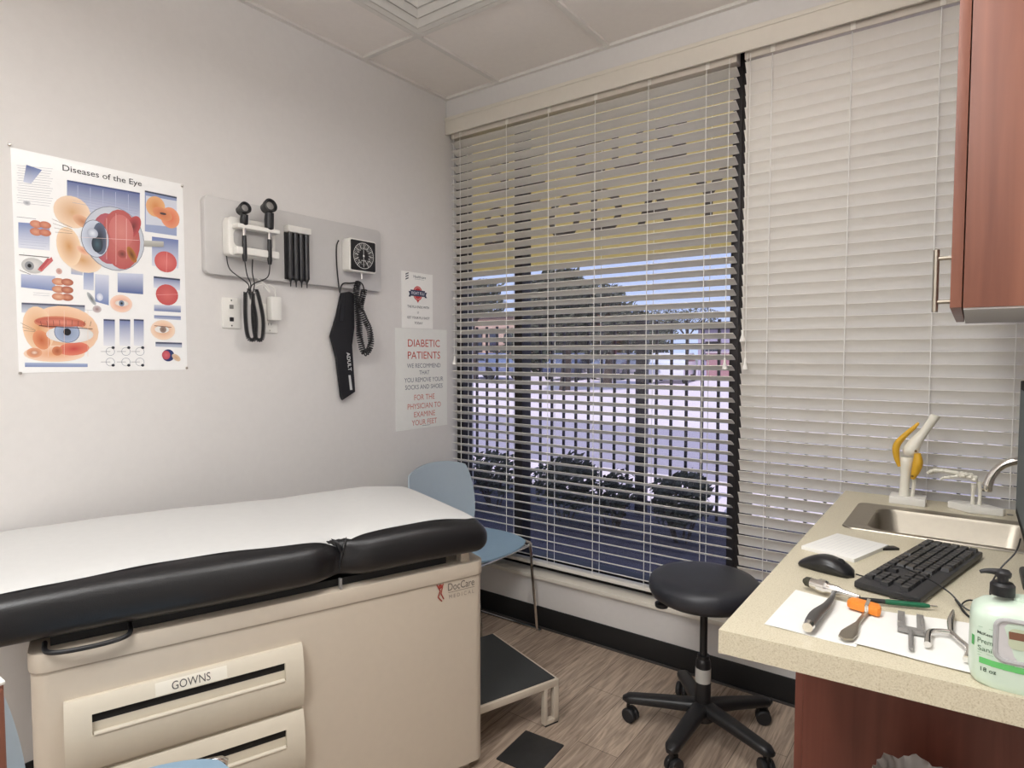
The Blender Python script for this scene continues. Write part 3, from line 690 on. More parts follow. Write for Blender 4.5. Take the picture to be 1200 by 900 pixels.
# pad: lofted rounded section, pinched where the two cushions meet
def pad_section(s):
    """s along local y; returns x0, x1, z0, z1"""
    x0, x1 = max(-.640, (-1.037-s*.3404)/.9403), .035; z0, z1 = .712, .843
    pinch = math.exp(-((s+.475)/.045)**2)
    crown = .010*math.sin(max(0, min(1, (s+1.36)/.88))*PI) if s < -.48 else .006*math.sin((s+.48)/.5*PI)
    z1 += crown; x1 -= .030*pinch; z0 -= 0.004*(1-pinch)
    x1 += .010*math.sin(max(0, min(1, (s+1.0)/.5))*PI) if s < -.5 else 0
    end = 0
    for e, sg in ((.012, 1), (-1.36, -1)):
        d = (e-s)*sg
        if d < .05:
            k = 1-math.sqrt(max(0, 1-((.05-d)/.05)**2)); end = max(end, k)
    x0 += .05*end*(1 if e > 0 else .3); x1 -= .05*end; z0 += .045*end; z1 -= .05*end
    z1 -= .020*max(0, (s+.25)/.25)**2 if s > -.25 else 0
    return x0, x1, z0, z1
def ptop(x, s):
    x0, x1, z0, z1 = pad_section(s); cx, hw = (x0+x1)/2, (x1-x0)/2; hh = (z1-z0)/2
    q = min(1, abs((x-cx)/hw)); return (z0+z1)/2+hh*(1-q**9)**(1/2.6)
b = newbm(); rings = []; NS = 84; NK = 44
ss = [-1.5+.0005+(1.511)*(.5-.5*math.cos(PI*i/NS)) if False else None for i in range(0)]
sl_ = [-1.3595, -1.358, -1.354, -1.347, -1.338, -1.325] + [(-1.31+1.272*i/NS) for i in range(NS+1)] + [-.030, -.022, -.012, -.003, .004, .009, .0115]
for s in sl_:
    x0, x1, z0, z1 = pad_section(s); cx, cz, hw, hh = (x0+x1)/2, (z0+z1)/2, (x1-x0)/2, (z1-z0)/2; ring = []
    pinch = math.exp(-((s+.475)/.05)**2)
    for k in range(NK):
        a = 2*PI*k/NK; c_, s_ = math.cos(a), math.sin(a)
        # round the long sides like a stuffed bolster
        hwz = hw; n1, n2 = 9.0, 2.6
        tt_ = k/NK
        x = cx+math.copysign(abs(c_)**(2/ n1 if abs(c_) < .3 else .42), c_)*hw if False else None
        X_ = math.copysign(min(1, abs(c_)*1.0)**.30, c_); Z_ = math.copysign(abs(s_)**.62, s_)
        fold = .004*pinch*math.sin(a*9)*max(0, c_)**3
        ring.append(b.verts.new((cx+X_*hw, s+fold*2, cz+Z_*hh-fold)))
    rings.append(ring)
for A, B in zip(rings, rings[1:]):
    for k in range(NK): b.faces.new((A[k], A[(k+1) % NK], B[(k+1) % NK], B[k]))
b.faces.new(list(reversed(rings[0]))); b.faces.new(rings[-1]); bmesh.ops.recalc_face_normals(b, faces=list(b.faces))
obj('pad', b, M_vinyl, T, angle=60)
# gathered vinyl tuck at the joint of the cushions
b = newbm(); tube(b, [(-.004, -.495, .836), (.006, -.484, .826), (.010, -.475, .806), (.006, -.470, .79)], [.001, .005, .006, .001], 10, smooth=6)
tube(b, [(-.004, -.452, .834), (.006, -.462, .815), (.008, -.472, .78), (.004, -.475, .74)], [.001, .004, .005, .001], 10, smooth=6)
obj('pad_tuck', b, M_vinyl, T)
# handle loop under the pad at the head end, small bracket
obj('pull_handle', tube(newbm(), [(-.03, -1.14, .700), (.018, -1.13, .694), (.030, -1.06, .692), (.018, -.985, .694), (-.03, -.975, .704)], .0055, 10, smooth=8), M_black, T)
obj('bracket', bx(newbm(), -.01, .004, -.475, -.468, .690, .720, .001), M_silverp, T)
# drawers
def drawer(z0, z1):
    b = newbm(); y0, y1 = -1.108, -.583
    n = 10; pr = []
    for i in range(n+1):
        u = i/n; pr.append((.004+.022*math.sin(PI*min(1, .12+u*.80)), z0+(z1-z0)*u))
    sl0, sl1, sy0, sy1 = z1-.082, z1-.036, y0+.052, y1-.048
    # bowed front made of strips, left open where the grip slot is
    def bow(z):
        u = (z-z0)/(z1-z0); return .002+.027*math.sin(PI*min(1, max(0, .06+.90*u)))**.55
    def zs_(a, c, n): return [(bow(a+(c-a)*k/n), a+(c-a)*k/n) for k in range(n+1)]
    def strip(pf, ya, yb):
        t_ = bmesh.new(); A = [t_.verts.new((x, ya, z)) for x, z in pf]; B = [t_.verts.new((x, yb, z)) for x, z in pf]
        for k in range(len(pf)-1): t_.faces.new((A[k], A[k+1], B[k+1], B[k]))
        A0 = t_.verts.new((0, ya, pf[0][1])); A1 = t_.verts.new((0, ya, pf[-1][1])); B0 = t_.verts.new((0, yb, pf[0][1])); B1 = t_.verts.new((0, yb, pf[-1][1]))
        t_.faces.new([A0]+A+[A1]); t_.faces.new([B1]+list(reversed(B))+[B0]); t_.faces.new((A[-1], A1, B1, B[-1])); t_.faces.new((A0, A[0], B[0], B0))
        bmesh.ops.remove_doubles(t_, verts=list(t_.verts), dist=1e-5); bmesh.ops.recalc_face_normals(t_, faces=list(t_.faces)); _merge(b, t_)
    full = zs_(z0, sl0, 10) + zs_(sl0, sl1, 4)[1:] + zs_(sl1, z1, 6)[1:]
    strip(full, y0, sy0); strip(full, sy1, y1); strip(zs_(z0, sl0, 10), sy0, sy1); strip(zs_(sl1, z1, 6), sy0, sy1)
    bx(b, .002, .014, sy0, sy1, sl0, sl1-.020)
    d = obj('drawer', b, M_champ, T, angle=40)
    obj('grip_slot', bx(newbm(), .0015, .0145, sy0, sy1, sl1-.0225, sl1-.0005), mat('slot_dark', hx(22, 20, 18), .8), d)
    obj('grip_lip', tube(newbm(), [(bow(sl0)-.003, sy0+.003, sl0+.001), (bow(sl0)-.003, sy1-.003, sl0+.001)], .0055, 10), M_champ, d)
    return d
d1 = drawer(.398, .568); drawer(.212, .386)
# GOWNS label and maker's mark
def bow1(z): return .002+.027*math.sin(PI*min(1, max(0, .06+.90*(z-.398)/.170)))**.55
p = Print(lambda a, b_, h: (bow1(b_)+.0006+h*.0003, a, b_))
for k in range(8): p.rect(-.930, -.772, .5345+k*.0035, .5345+(k+1)*.0035, (228, 222, 208), 0)
p.text('GOWNS', -.853, .5400, .026, (84, 80, 76), 3, .002, .085); p.build('drawer_label', d1)
p = Print(lambda a, b_, h: (.0012+h*.0003, a, b_)); p.text('DocCare', -.086, .612, .034, (112, 104, 98), 1, 0, .094); p.rect(-.132, -.038, .606, .6075, (128, 118, 110), 1); p.text('M E D I C A L', -.085, .587, .017, (150, 138, 128), 1, 0, .09)
p.ell(-.160, .632, .007, .007, (150, 60, 50), 1)
for q0, q1 in (((-.172, .640), (-.160, .618)), ((-.148, .648), (-.158, .606)), ((-.160, .618), (-.168, .600)), ((-.158, .610), (-.148, .590)), ((-.168, .600), (-.154, .584))): p.line(q0, q1, .004, (150, 60, 50), 1)
p.build('maker_mark', T)
# foot step pulled out
st = newbm(); X0, X1, Y0, Y1, ZS = -.505, -.055, .0, .352, .168
b = newbm(); bx(b, X0, X1, Y0+.002, Y1, ZS-.030, ZS-.004, .004)
for xx in (X0+.0, X1-.022):
    for (ya, yb) in ((Y1-.022, Y1),):
        bx(b, xx, xx+.022, ya, yb, .006, ZS-.028, .002)
    bx(b, xx, xx+.022, Y1-.065, Y1, .006, .022, .002); bx(b, xx, xx+.022, Y1-.065, Y1-.052, .016, ZS-.028, .002)
stp = obj('foot_step', b, M_cham, T)
obj('tread', bx(newbm(), X0+.010, X1-.010, Y0+.004, Y1-.012, ZS-.004, ZS, .001), mat('tread_rubber', hx(48, 50, 50), .7, bump=.5, bscale=500), stp)
b = newbm()
for xx in (X0, X1-.022): bx(b, xx+.001, xx+.021, Y1-.060, Y1-.002, 0, .0065)
obj('foot_pad', b, M_rub, stp)

# exam paper laid over the pad (a thing of its own)
def paper_top(x, s):
    x0, x1, z0, z1 = pad_section(s); cx, cz, hw, hh = (x0+x1)/2, (z0+z1)/2, (x1-x0)/2, (z1-z0)/2
    q = min(.999, abs((x-cx)/hw)); c_ = q**(1/.30); s_ = math.sqrt(max(0, 1-c_*c_)); return cz+hh*s_**.62
b = newbm(); grid = []; NX = 26
ps = [-1.350+1.300*i/90 for i in range(91)] + [-.04, -.03, -.022, -.014, -.007, -.001, .004, .008, .0105]
for s in ps:
    row = []
    for k in range(NX+1):
        u = k/NX; xa, xb = pad_section(s)[0]+.012+.060*math.exp(-((s+.62)/.26)**2), -.006+.006*math.sin(s*9); xb -= max(0, (s+.06)*.35)
        x = xa+(xb-xa)*u; z = paper_top(x, s)+.0016+.0008*math.sin(s*31+x*8)
        row.append(b.verts.new((x, s, z)))
    grid.append(row)
for A, B in zip(grid, grid[1:]):
    for k in range(NX): b.faces.new((A[k], A[k+1], B[k+1], B[k]))
pp = obj('paper_sheet', b, M_paper, None, angle=80); pp.location = (-1.247, 1.546, 0); pp.rotation_euler = (0, 0, TR)
tag(pp, 'white disposable paper sheet covering the black pad of the exam table', 'paper')

# ================================================================== CHAIRS (blue shell, sled base)
def make_chair(label, loc, rz):
    # local: faces +x, seat centre over the origin
    t = thing('shell_chair', label, 'chair', loc, rz, group='blue shell chairs')
    hw, hd = .225, .215
    # seat and backrest: two curved shells
    def shell(fn, nu, nv, th, axis):
        bm = newbm(); G = [[bm.verts.new(fn(i/nu, j/nv)) for j in range(nv+1)] for i in range(nu+1)]
        for i in range(nu):
            for j in range(nv): bm.faces.new((G[i][j], G[i+1][j], G[i+1][j+1], G[i][j+1]))
        bmesh.ops.recalc_face_normals(bm, faces=list(bm.faces)); bmesh.ops.solidify(bm, geom=list(bm.faces), thickness=th); return bm
    def sq(u, v, r=.16):         # map the unit square to a rounded square
        a, c = 2*u-1, 2*v-1; k = 1-r*(a*a)*(c*c); return a*k, c*k
    def seat(u, v):
        a, c = sq(u, v); z = .452-.012*(1-a*a)*(1-c*c)-.020*max(0, a)**3+.030*max(0, -a-.6)
        return (a*hd, c*hw, z)
    def back(u, v):
        a, c = sq(u, v, .13); zz = .62+a*.172+(.014*(1-c*c) if a > 0 else 0); x = -.228-.035*a+.05*c*c*.9
        return (x, c*(.228+.008*a), zz)
    obj('seat', shell(seat, 18, 18, .009, 0), M_chair, t)
    obj('backrest', shell(back, 18, 18, .008, 0), mat('blue_back', hx(176, 190, 200), .45), t)  # paler than the seat: window light is put into this colour
    for s in (-1, 1):
        y = s*(hw-.016)
        b = tube(newbm(), [(-.198, y*.90, .60), (-.175, y*.95, .50), (-.165, y, .44), (.16, y, .43), (.195, y, .40), (.205, y, .30), (.235, y, .02), (.225, y, .0085), (-.20, y, .0085), (-.225, y, .02), (-.13, y, .42)], .0078, 10, smooth=4)
        obj('side_frame', b, M_chrome, t)
    b = newbm(); rod(b, (.19, -hw+.006, .415), (.19, hw-.006, .415), .0075); rod(b, (-.16, -hw+.006, .43), (-.16, hw-.006, .43), .0075); rod(b, (-.21, -hw+.006, .0085), (-.21, hw-.006, .0085), .0075)
    obj('cross_bar', b, M_chrome, t)
    b = newbm()
    for s in (-1, 1):
        for x in (.19, -.17): bx(b, x-.02, x+.02, s*(hw-.006)-.010, s*(hw-.006)+.010, 0, .014, .002)
    obj('glide', b, M_rub, t)
    return t
make_chair('blue shell chair in the corner below the window blind beyond the exam table', (-1.905, 2.272, 0), 0)
c2 = make_chair('blue shell chair in front of the exam table drawers, cut off by the photo edge', (-1.220, .470, 0), PI/2+TR)

# ================================================================== STOOL
t = thing('rolling_stool', 'round black vinyl rolling stool on five casters between table and counter', 'stool', (-.729, 2.134, 0))
obj('seat', lathe(newbm(), [(0, .488), (.12, .489), (.165, .494), (.182, .505), (.190, .522), (.191, .540), (.186, .556), (.172, .568), (.14, .574), (.06, .577), (0, .577)], seg=56), mat('stool_vinyl', hx(46, 48, 54), .4, bump=.1, bscale=400), t, angle=60)
obj('seat_plate', bx(newbm(), -.08, .08, -.08, .08, .474, .489, .003), M_black, t)
obj('gas_lift', lathe(newbm(), [(0, .10), (.013, .10), (.013, .475), (0, .476)], seg=20), M_black, t)
sv = obj('column', lathe(newbm(), [(0, .085), (.028, .085), (.026, .26), (.024, .272), (.021, .276), (.021, .29), (0, .291)], seg=24), M_black, t)
obj('sticker', tube(newbm(), [(0, 0, .195), (0, 0, .245)], .0268, 24), mat('sticker_grey', hx(196, 194, 188), .6), sv)
obj('height_lever', tube(newbm(), [(.02, -.0, .47), (.10, .02, .468), (.125, .025, .44), (.13, .026, .42)], .004, 8, smooth=5), M_black, t)
obj('lever_knob', bx(newbm(), .117, .143, .020, .034, .375, .425, .006), M_black, t)
obj('tension_knob', lathe(newbm(), [(0, 0), (.022, 0), (.024, .006), (.024, .014), (.010, .018), (.008, .04), (0, .04)], (-.13, -.065, .452), 18), M_black, t)
obj('hub', lathe(newbm(), [(0, .062), (.040, .062), (.046, .075), (.044, .10), (.034, .118), (0, .12)], seg=28), M_black, t)
for a in (-163.5, -92, -21, 51, 126):
    r = math.radians(a); d = Vector((math.cos(r), math.sin(r), 0)); n = Vector((-d.y, d.x, 0)); bm = newbm(); rings = []
    for q in range(13):
        u = q/12; rad = .02+.262*u; z = .104-.022*u**1.2; wd = .030-.007*u; hh = .022-.006*u
        if q == 12: wd *= .45; hh *= .45
        rings.append([bm.verts.new(d*rad+n*(math.copysign(abs(math.cos(2*PI*k/14))**.7, math.cos(2*PI*k/14))*wd)+Vector((0, 0, z+math.copysign(abs(math.sin(2*PI*k/14))**.7, math.sin(2*PI*k/14))*hh))) for k in range(14)])
    for A, B in zip(rings, rings[1:]):
        for k in range(14): bm.faces.new((A[k], A[(k+1) % 14], B[(k+1) % 14], B[k]))
    bm.faces.new(rings[-1]); bm.faces.new(list(reversed(rings[0]))); bmesh.ops.recalc_face_normals(bm, faces=list(bm.faces))
    lg = obj('leg', bm, M_black, t, angle=60)
    c = d*.262; ca = r+1.1; ax = Vector((math.cos(ca), math.sin(ca), 0)); b = newbm(); wc = c+Vector((-ax.y, ax.x, 0))*.010
    for s in (-1, 1):
        mt = Matrix.Translation((wc.x, wc.y, .0265)) @ Matrix.Rotation(ca, 4, 'Z') @ Matrix.Rotation(PI/2, 4, 'Y') @ Matrix.Translation((0, 0, s*.0125))
        lathe(b, [(0, -.009), (.022, -.009), (.0265, -.005), (.0265, .005), (.022, .009), (0, .009)], seg=20, mtx=mt)
    cs = obj('caster', b, M_rub, lg)
    b = newbm(); mt = Matrix.Translation((wc.x, wc.y, .030)) @ Matrix.Rotation(ca, 4, 'Z'); bx(b, -.0035, .0035, -.016, .016, -.01, .028, .002, mtx=mt); rod(b, (c.x, c.y, .045), (c.x, c.y, .082), .006)
    obj('caster_stem', b, M_black, cs)

# ================================================================== COUNTER, SINK, CABINETS
ZC = .86; CX0, CY0, CY1 = -.347, 1.108, 2.500
SX0, SX1, SY0, SY1 = -.282, .190, 1.955, 2.315       # sink cut-out
t = thing('countertop', 'speckled cream quartz countertop along the right wall with a cut-out sink', 'countertop', (0, 0, 0))
b = newbm(); TH = .042; ix0, ix1, iy0, iy1 = SX0+.016, SX1-.016, SY0+.016, SY1-.016
prism(b, [(CX0, 1.090+.004), (XR-.002, 1.142), (XR-.002, iy0), (CX0, iy0)], ZC-TH, ZC, 0); bx(b, CX0, ix0, iy0, iy1, ZC-TH, ZC); bx(b, ix1, XR-.002, iy0, iy1, ZC-TH, ZC); bx(b, CX0, XR-.002, iy1, CY1, ZC-TH, ZC)
obj('slab', b, M_quartz, t)
tag(obj('shelf_bracket', prism(newbm(), [(0, 0), (.12, 0), (.12, -.30), (.105, -.30)], 0, .02, .0, Matrix(((1, 0, 0, .145), (0, 0, 1, 1.30), (0, 1, 0, ZC-TH-.001), (0, 0, 0, 1)))), mat('bracket_grey', hx(170, 160, 150), .5)), 'grey triangular bracket on the right wall holding up the counter', 'bracket')
# sink
sk = thing('sink', 'stainless steel drop-in sink set in the countertop near the window', 'sink', (0, 0, ZC))
def ring_between(bm, o1, z1, o2, z2):
    A = [bm.verts.new((x, y, z1)) for x, y in o1]; B = [bm.verts.new((x, y, z2)) for x, y in o2]; N = len(A)
    for k in range(N): bm.faces.new((A[k], A[(k+1) % N], B[(k+1) % N], B[k]))
b = newbm(); lv = [((SX0, SX1, SY0, SY1, .03), .0008), ((SX0+.002, SX1-.002, SY0+.002, SY1-.002, .03), .004), ((SX0+.012, SX1-.012, SY0+.012, SY1-.012, .035), .0035), ((SX0+.058, SX1-.030, SY0+.030, SY1-.045, .05), .002),
                   ((SX0+.063, SX1-.035, SY0+.034, SY1-.049, .05), -.006), ((SX0+.075, SX1-.045, SY0+.045, SY1-.06, .06), -.135), ((SX0+.10, SX1-.07, SY0+.07, SY1-.08, .06), -.155), ((-.08, -.03, 2.10, 2.15, .0249), -.160)]
prev = None
for (x0, x1, y0, y1, r), z in lv:
    o = rrect(x0, x1, y0, y1, r, 7); cur = [b.verts.new((x, y, z)) for x, y in o]
    if prev:
        N = len(cur)
        for k in range(N): b.faces.new((prev[k], prev[(k+1) % N], cur[(k+1) % N], cur[k]))
    prev = cur
b.faces.new(prev); bmesh.ops.recalc_face_normals(b, faces=list(b.faces)); obj('basin', b, M_steel, sk, angle=50)
obj('drain', lathe(newbm(), [(0, -.158), (.02, -.158), (.036, -.154), (.038, -.151), (.034, -.150), (.02, -.1555), (0, -.156)], (-.055, 2.125, 0), 24), M_chrome, sk)
# faucet
t = thing('faucet', 'chrome gooseneck faucet at the sink beside the monitor', 'faucet', (.235, 2.15, ZC))
obj('base', lathe(newbm(), [(0, 0), (.024, 0), (.024, .008), (.016, .02), (.014, .05), (0, .05)], seg=20), M_chrome, t)
obj('spout', tube(newbm(), [(0, 0, .04), (0, 0, .12), (-.015, 0, .175), (-.06, 0, .203), (-.115, 0, .205), (-.155, 0, .188), (-.178, 0, .155), (-.186, 0, .125)], [.012, .011, .0105, .0105, .0105, .0105, .011, .012], 14, smooth=5), M_chrome, t)
obj('aerator', lathe(newbm(), [(0, -.01), (.012, -.01), (.013, -.006), (.013, .008), (0, .008)], (-.187, 0, .122), 16), M_chrome, t)
obj('lever', tube(newbm(), [(0, .0, .05), (.0, .04, .06), (0, .08, .08)], [.008, .006, .005], 10), M_chrome, t)
# base cabinet below
t = thing('base_cabinet', 'cherry wood base cabinet under the sink end of the counter', 'cabinet', (0, 1.60, 0))
b = newbm(); bx(b, -.320, -.302, 0, .018, 0, ZC-TH, .001); bx(b, -.302, XR-.006, 0, .018, 0, ZC-TH, .001)
obj('end_panel', b, M_cherry2, t); b = newbm(); bx(b, -.300, XR-.02, .02, .88, .10, .118); bx(b, XR-.022, XR-.006, .02, .88, 0, ZC-TH); bx(b, -.30, XR-.02, .868, .886, 0, ZC-TH); obj('carcass', b, M_cherry2, t)
for y0 in (.022, .455):
    d = obj('door', bx(newbm(), -.320, -.302, y0, y0+.428, .105, ZC-TH-.004, .002), M_cherry2, t)
    obj('pull', tube(newbm(), [(-.320, y0+.04, .66), (-.35, y0+.04, .66), (-.35, y0+.04, .78), (-.320, y0+.04, .78)], .005, 8), M_steel, d)
# upper cabinet
UZ0, UZ1, UY0, UY1, UX0 = 1.440, 2.36, 1.500, 2.19, -.035
t = thing('wall_cabinet', 'cherry wood upper cabinet with a bar handle on the right wall above the sink', 'cabinet', (0, UY0, UZ0))
obj('carcass', bx(newbm(), UX0+.021, XR-.002, 0, UY1-UY0, .0, UZ1-UZ0, .001), M_cherry, t)
obj('underside', bx(newbm(), UX0+.022, XR-.004, .004, UY1-UY0-.004, -.0035, .0, 0), mat('melamine_grey', hx(196, 192, 190), .6), t)
d = obj('door', bx(newbm(), UX0, UX0+.019, .001, UY1-UY0-.001, .001, UZ1-UZ0, .0008), M_cherry, t)
hb = newbm(); hy = .045; rod(hb, (UX0-.026, hy, -.004), (UX0-.026, hy, .122), .0055, 12); rod(hb, (UX0-.026, hy, .016), (UX0, hy, .016), .0042); rod(hb, (UX0-.026, hy, .104), (UX0, hy, .104), .0042); obj('bar_handle', hb, M_steel, d)

# monitor
t = thing('computer_monitor', 'black computer monitor seen edge-on at the right end of the counter', 'monitor', (.102, 1.70, ZC))
b = newbm(); bx(b, 0, .018, -.27, .27, .095, .425, .003); obj('casing', b, mat('monitor_black', hx(18, 18, 19), .75, spec=.15), t)
obj('screen', bx(newbm(), -.0012, .0004, -.248, .248, .120, .405), mat('screen_glass', hx(46, 50, 50), .6, spec=.15, emit=((.30, .33, .32), .12)), t)
obj('stand_neck', bx(newbm(), .018, .045, -.035, .035, .01, .26, .004), M_black, t); obj('stand_base', prism(newbm(), rrect(.0, .14, -.07, .11, .03), 0, .012, .003), M_black, t)

# keyboard
KX, KY = -.072, 1.655; KA = math.radians(-13.5)
t = thing('keyboard', 'black computer keyboard angled across the counter in front of the sink', 'keyboard', (KX, KY, ZC), KA)
KL, KW = .440, .122
b = newbm(); bx(b, -KW/2, KW/2, -KL/2, KL/2, .003, .017, .004); obj('case', b, mat('keyboard_case', hx(44, 44, 46), .4), t)
b = newbm()
for sx_ in (-1, 1):
    for sy_ in (-1, 1): bx(b, sx_*.045-.008, sx_*.045+.008, sy_*.19-.012, sy_*.19+.012, 0, .0035)
obj('feet', b, M_rub, t)
keyc = {}
def key(xc, yc, wx, wy):
    k = (round(wx, 4), round(wy, 4))
    if k not in keyc:
        bm = newbm(); lathe_ = [(-wx/2, -wy/2), (wx/2, -wy/2), (wx/2, wy/2), (-wx/2, wy/2)]
        lo = [bm.verts.new((x, y, 0)) for x, y in lathe_]; hi_ = [bm.verts.new((x*.80, y*.80, .0075)) for x, y in lathe_]
        bm.faces.new(hi_); 
        for q in range(4): bm.faces.new((lo[q], lo[(q+1) % 4], hi_[(q+1) % 4], hi_[q]))
        bm.faces.new(list(reversed(lo))); bmesh.ops.recalc_face_normals(bm, faces=list(bm.faces))
        o = obj('key', bm, mat('keycap', hx(40, 40, 42), .35), t, smooth=False); keyc[k] = o
    else:
        o = keyc[k].copy(); COL.objects.link(o); o.parent = t
    o.location = (xc, yc, .0168)
U = KL/23.4; RX = (KW-.014)/6
x0 = -KW/2+.007+RX/2
def row(r, widths, start): # row 0 nearest the user (small x); keys run from +y (left hand) to -y
    y = KL/2-.006-start*U
    for wd in widths:
        if wd > 0: key(x0+r*RX, y-wd*U/2, RX*.92, wd*U*.92)
        y -= abs(wd)*U
row(0, [1.5, 1.2, 1.2, 5.8, 1.2, 1.2, 1.4, 1.2, -.3, 1, 1, 1, -.3, 2, 1], 0)
row(1, [2.2]+[1]*10+[2.5, -1.3, 1, -1.3, 1, 1, 1], 0)
row(2, [1.7]+[1]*11+[2.0, -3.6, 1, 1, 1, 1.0], 0)
row(3, [1.5]+[1]*12+[1.2, -.3, 1, 1, 1, -.3, 1, 1, 1], 0)
row(4, [1]*13+[1.7, -.3, 1, 1, 1, -.3, 1, 1, 1, 1], 0)
row(5, [1, -.9, 1, 1, 1, 1, -.4, 1, 1, 1, 1, -.3, 1.5], 0)

# mouse
t = thing('computer_mouse', 'black wired computer mouse on the counter left of the keyboard', 'mouse', (-.250, 1.542, ZC), math.radians(-14))
def loaf(L_, W_, Hh):
    bm = newbm(); R_ = []
    for q in range(17):
        u = q/16; e = math.sqrt(max(0, 1-(2*u-1)**2))**.8; hgt = Hh*(.40+.85*math.sin(PI*(u*.75+.08)))*(.12+.88*e)*.82; wd = W_*(.5*e**.7)*(1-.12*math.sin(PI*u)*0)
        R_.append([bm.verts.new((-L_/2+L_*u, math.cos(PI*2*k/16)*max(wd, .0008), max(0, hgt*(.5+.5*math.sin(2*PI*k/16)) if math.sin(2*PI*k/16) > -0.5 else hgt*.0))) for k in range(16)])
    for A, B in zip(R_, R_[1:]):
        for k in range(16): bm.faces.new((A[k], A[(k+1) % 16], B[(k+1) % 16], B[k]))
    bm.faces.new(R_[-1]); bm.faces.new(list(reversed(R_[0]))); bmesh.ops.recalc_face_normals(bm, faces=list(bm.faces)); return bm
obj('shell', loaf(.122, .064, .036), mat('mouse_black', hx(32, 32, 34), .28), t, angle=80)
obj('wheel', lathe(newbm(), [(0, -.003), (.009, -.003), (.010, 0), (.009, .003), (0, .003)], seg=16, mtx=Matrix.Translation((.032, 0, .026)) @ Matrix.Rotation(PI/2, 4, 'X')), M_rub, t)
tag(obj('mouse_cable', tube(newbm(), [(-.188, 1.530, ZC+.008), (-.165, 1.540, ZC+.004), (-.140, 1.56, ZC+.012), (-.115, 1.568, ZC+.030), (-.06, 1.52, ZC+.031), (-.02, 1.48, ZC+.022), (.010, 1.455, ZC+.003), (.06, 1.44, ZC+.003)], .0016, 6, smooth=8), M_black), 'thin black mouse cable running over the keyboard', 'cable')
tag(obj('cable_loop', tube(newbm(), [(-.01, 1.500, ZC+.003), (.012, 1.42, ZC+.003), (.045, 1.36, ZC+.004), (.075, 1.40, ZC+.004), (.055, 1.47, ZC+.006), (.015, 1.50, ZC+.008), (.0, 1.455, ZC+.003), (.03, 1.40, ZC+.003), (.10, 1.43, ZC+.003), (.15, 1.50, ZC+.003)], .0016, 6, smooth=10), M_black), 'thin black cable coiled in loops behind the soap bottle', 'cable')
tag(obj('cable_rise', tube(newbm(), [(.05, 1.44, ZC+.003), (.045, 1.52, ZC+.03), (.06, 1.58, ZC+.055), (.085, 1.60, ZC+.09), (.092, 1.60, ZC+.12)], .0016, 6, smooth=8), M_black), 'thin black cable rising from the counter to the monitor', 'cable')

# notepad
t = thing('notepad', 'white paper notepad on the counter beside the mouse', 'notepad', (-.240, 1.745, ZC), math.radians(-17))
obj('pages', bx(newbm(), -.064, .064, -.092, .092, 0, .009, .0005), M_paperw, t)
p = Print(lambda a, b_, h: (a, b_, .0093+h*.0002))
for k in range(9): p.line((-.05+.012*k, -.07), (-.05+.012*k, .07), .0006, (196, 198, 204), 1)
p.build('ruled_lines', t)
b = newbm(); bx(b, -.02, .02, -.03, .03, 0, .007, .002)
wlt = obj('phone', bx(newbm(), -.011, .011, -.030, .030, 0, .006, .002), M_black); wlt.location = (-.158, 1.800, ZC); wlt.rotation_euler = (0, 0, math.radians(-50)); b.free()
tag(wlt, 'flat black object lying between the notepad and the sink', 'device')

# tools paper
def sheet(name, label, corners, z, wav=.001):
    bm = newbm(); n = 12; G = []
    A, B, C_, D = [Vector((*c, 0)) for c in corners]
    for i in range(n+1):
        rw = []
        for j in range(n+1):
            u, v = i/n, j/n; p_ = (A*(1-u)+B*u)*(1-v)+(D*(1-u)+C_*u)*v; rw.append(bm.verts.new((p_.x, p_.y, z+wav*(.5+.5*math.sin(u*7+v*3)))))
        G.append(rw)
    for i in range(n):
        for j in range(n): bm.faces.new((G[i][j], G[i+1][j], G[i+1][j+1], G[i][j+1]))
    bmesh.ops.recalc_face_normals(bm, faces=list(bm.faces)); bmesh.ops.solidify(bm, geom=list(bm.faces), thickness=.0006)
    return tag(obj(name, bm, M_paperw), label, 'paper')
sheet('paper_towel', 'white paper towel under the reflex hammers and tuning forks, left piece', [(-.287, 1.163), (-.140, 1.160), (-.128, 1.352), (-.278, 1.374)], ZC+.0008)
sheet('paper_towel', 'white paper towel under the tuning forks, right piece by the soap bottle', [(-.145, 1.172), (.016, 1.166), (.016, 1.385), (-.133, 1.350)], ZC+.0024)
ZP = ZC+.004
def path(pts, dz): return [(x, y, ZP+dz) for x, y in pts]
# black/chrome reflex hammer
t = thing('reflex_hammer', 'chrome reflex hammer with a thick dark handle on the paper towel', 'reflex hammer', (-.215, 1.30, ZP))
o = lambda pts, dz: [(x+.215, y-1.30, dz) for x, y in pts]
obj('handle', tube(newbm(), o([(-.214, 1.172), (-.214, 1.20), (-.213, 1.23), (-.206, 1.28), (-.204, 1.335), (-.206, 1.365)], .011), [.0095, .0105, .0100, .0070, .0045, .004], 14, smooth=4), mat('hammer_grip', hx(78, 76, 74), .45), t)
obj('end_cap', tube(newbm(), o([(-.2145, 1.160), (-.2142, 1.173)], .011), [.0085, .0098], 14), M_chrome, t)
obj('head', tube(newbm(), o([(-.252, 1.390), (-.238, 1.385), (-.236, 1.384), (-.222, 1.379), (-.218, 1.378), (-.200, 1.374), (-.190, 1.371), (-.160, 1.362)], .013), [.010, .010, .0135, .0135, .010, .0095, .006, .0035], 16), M_chrome, t)
obj('rubber_tip', tube(newbm(), o([(-.268, 1.394), (-.262, 1.393), (-.252, 1.390)], .013), [.004, .0095, .0105], 14), mat('tip_olive', hx(58, 56, 44), .6), t)
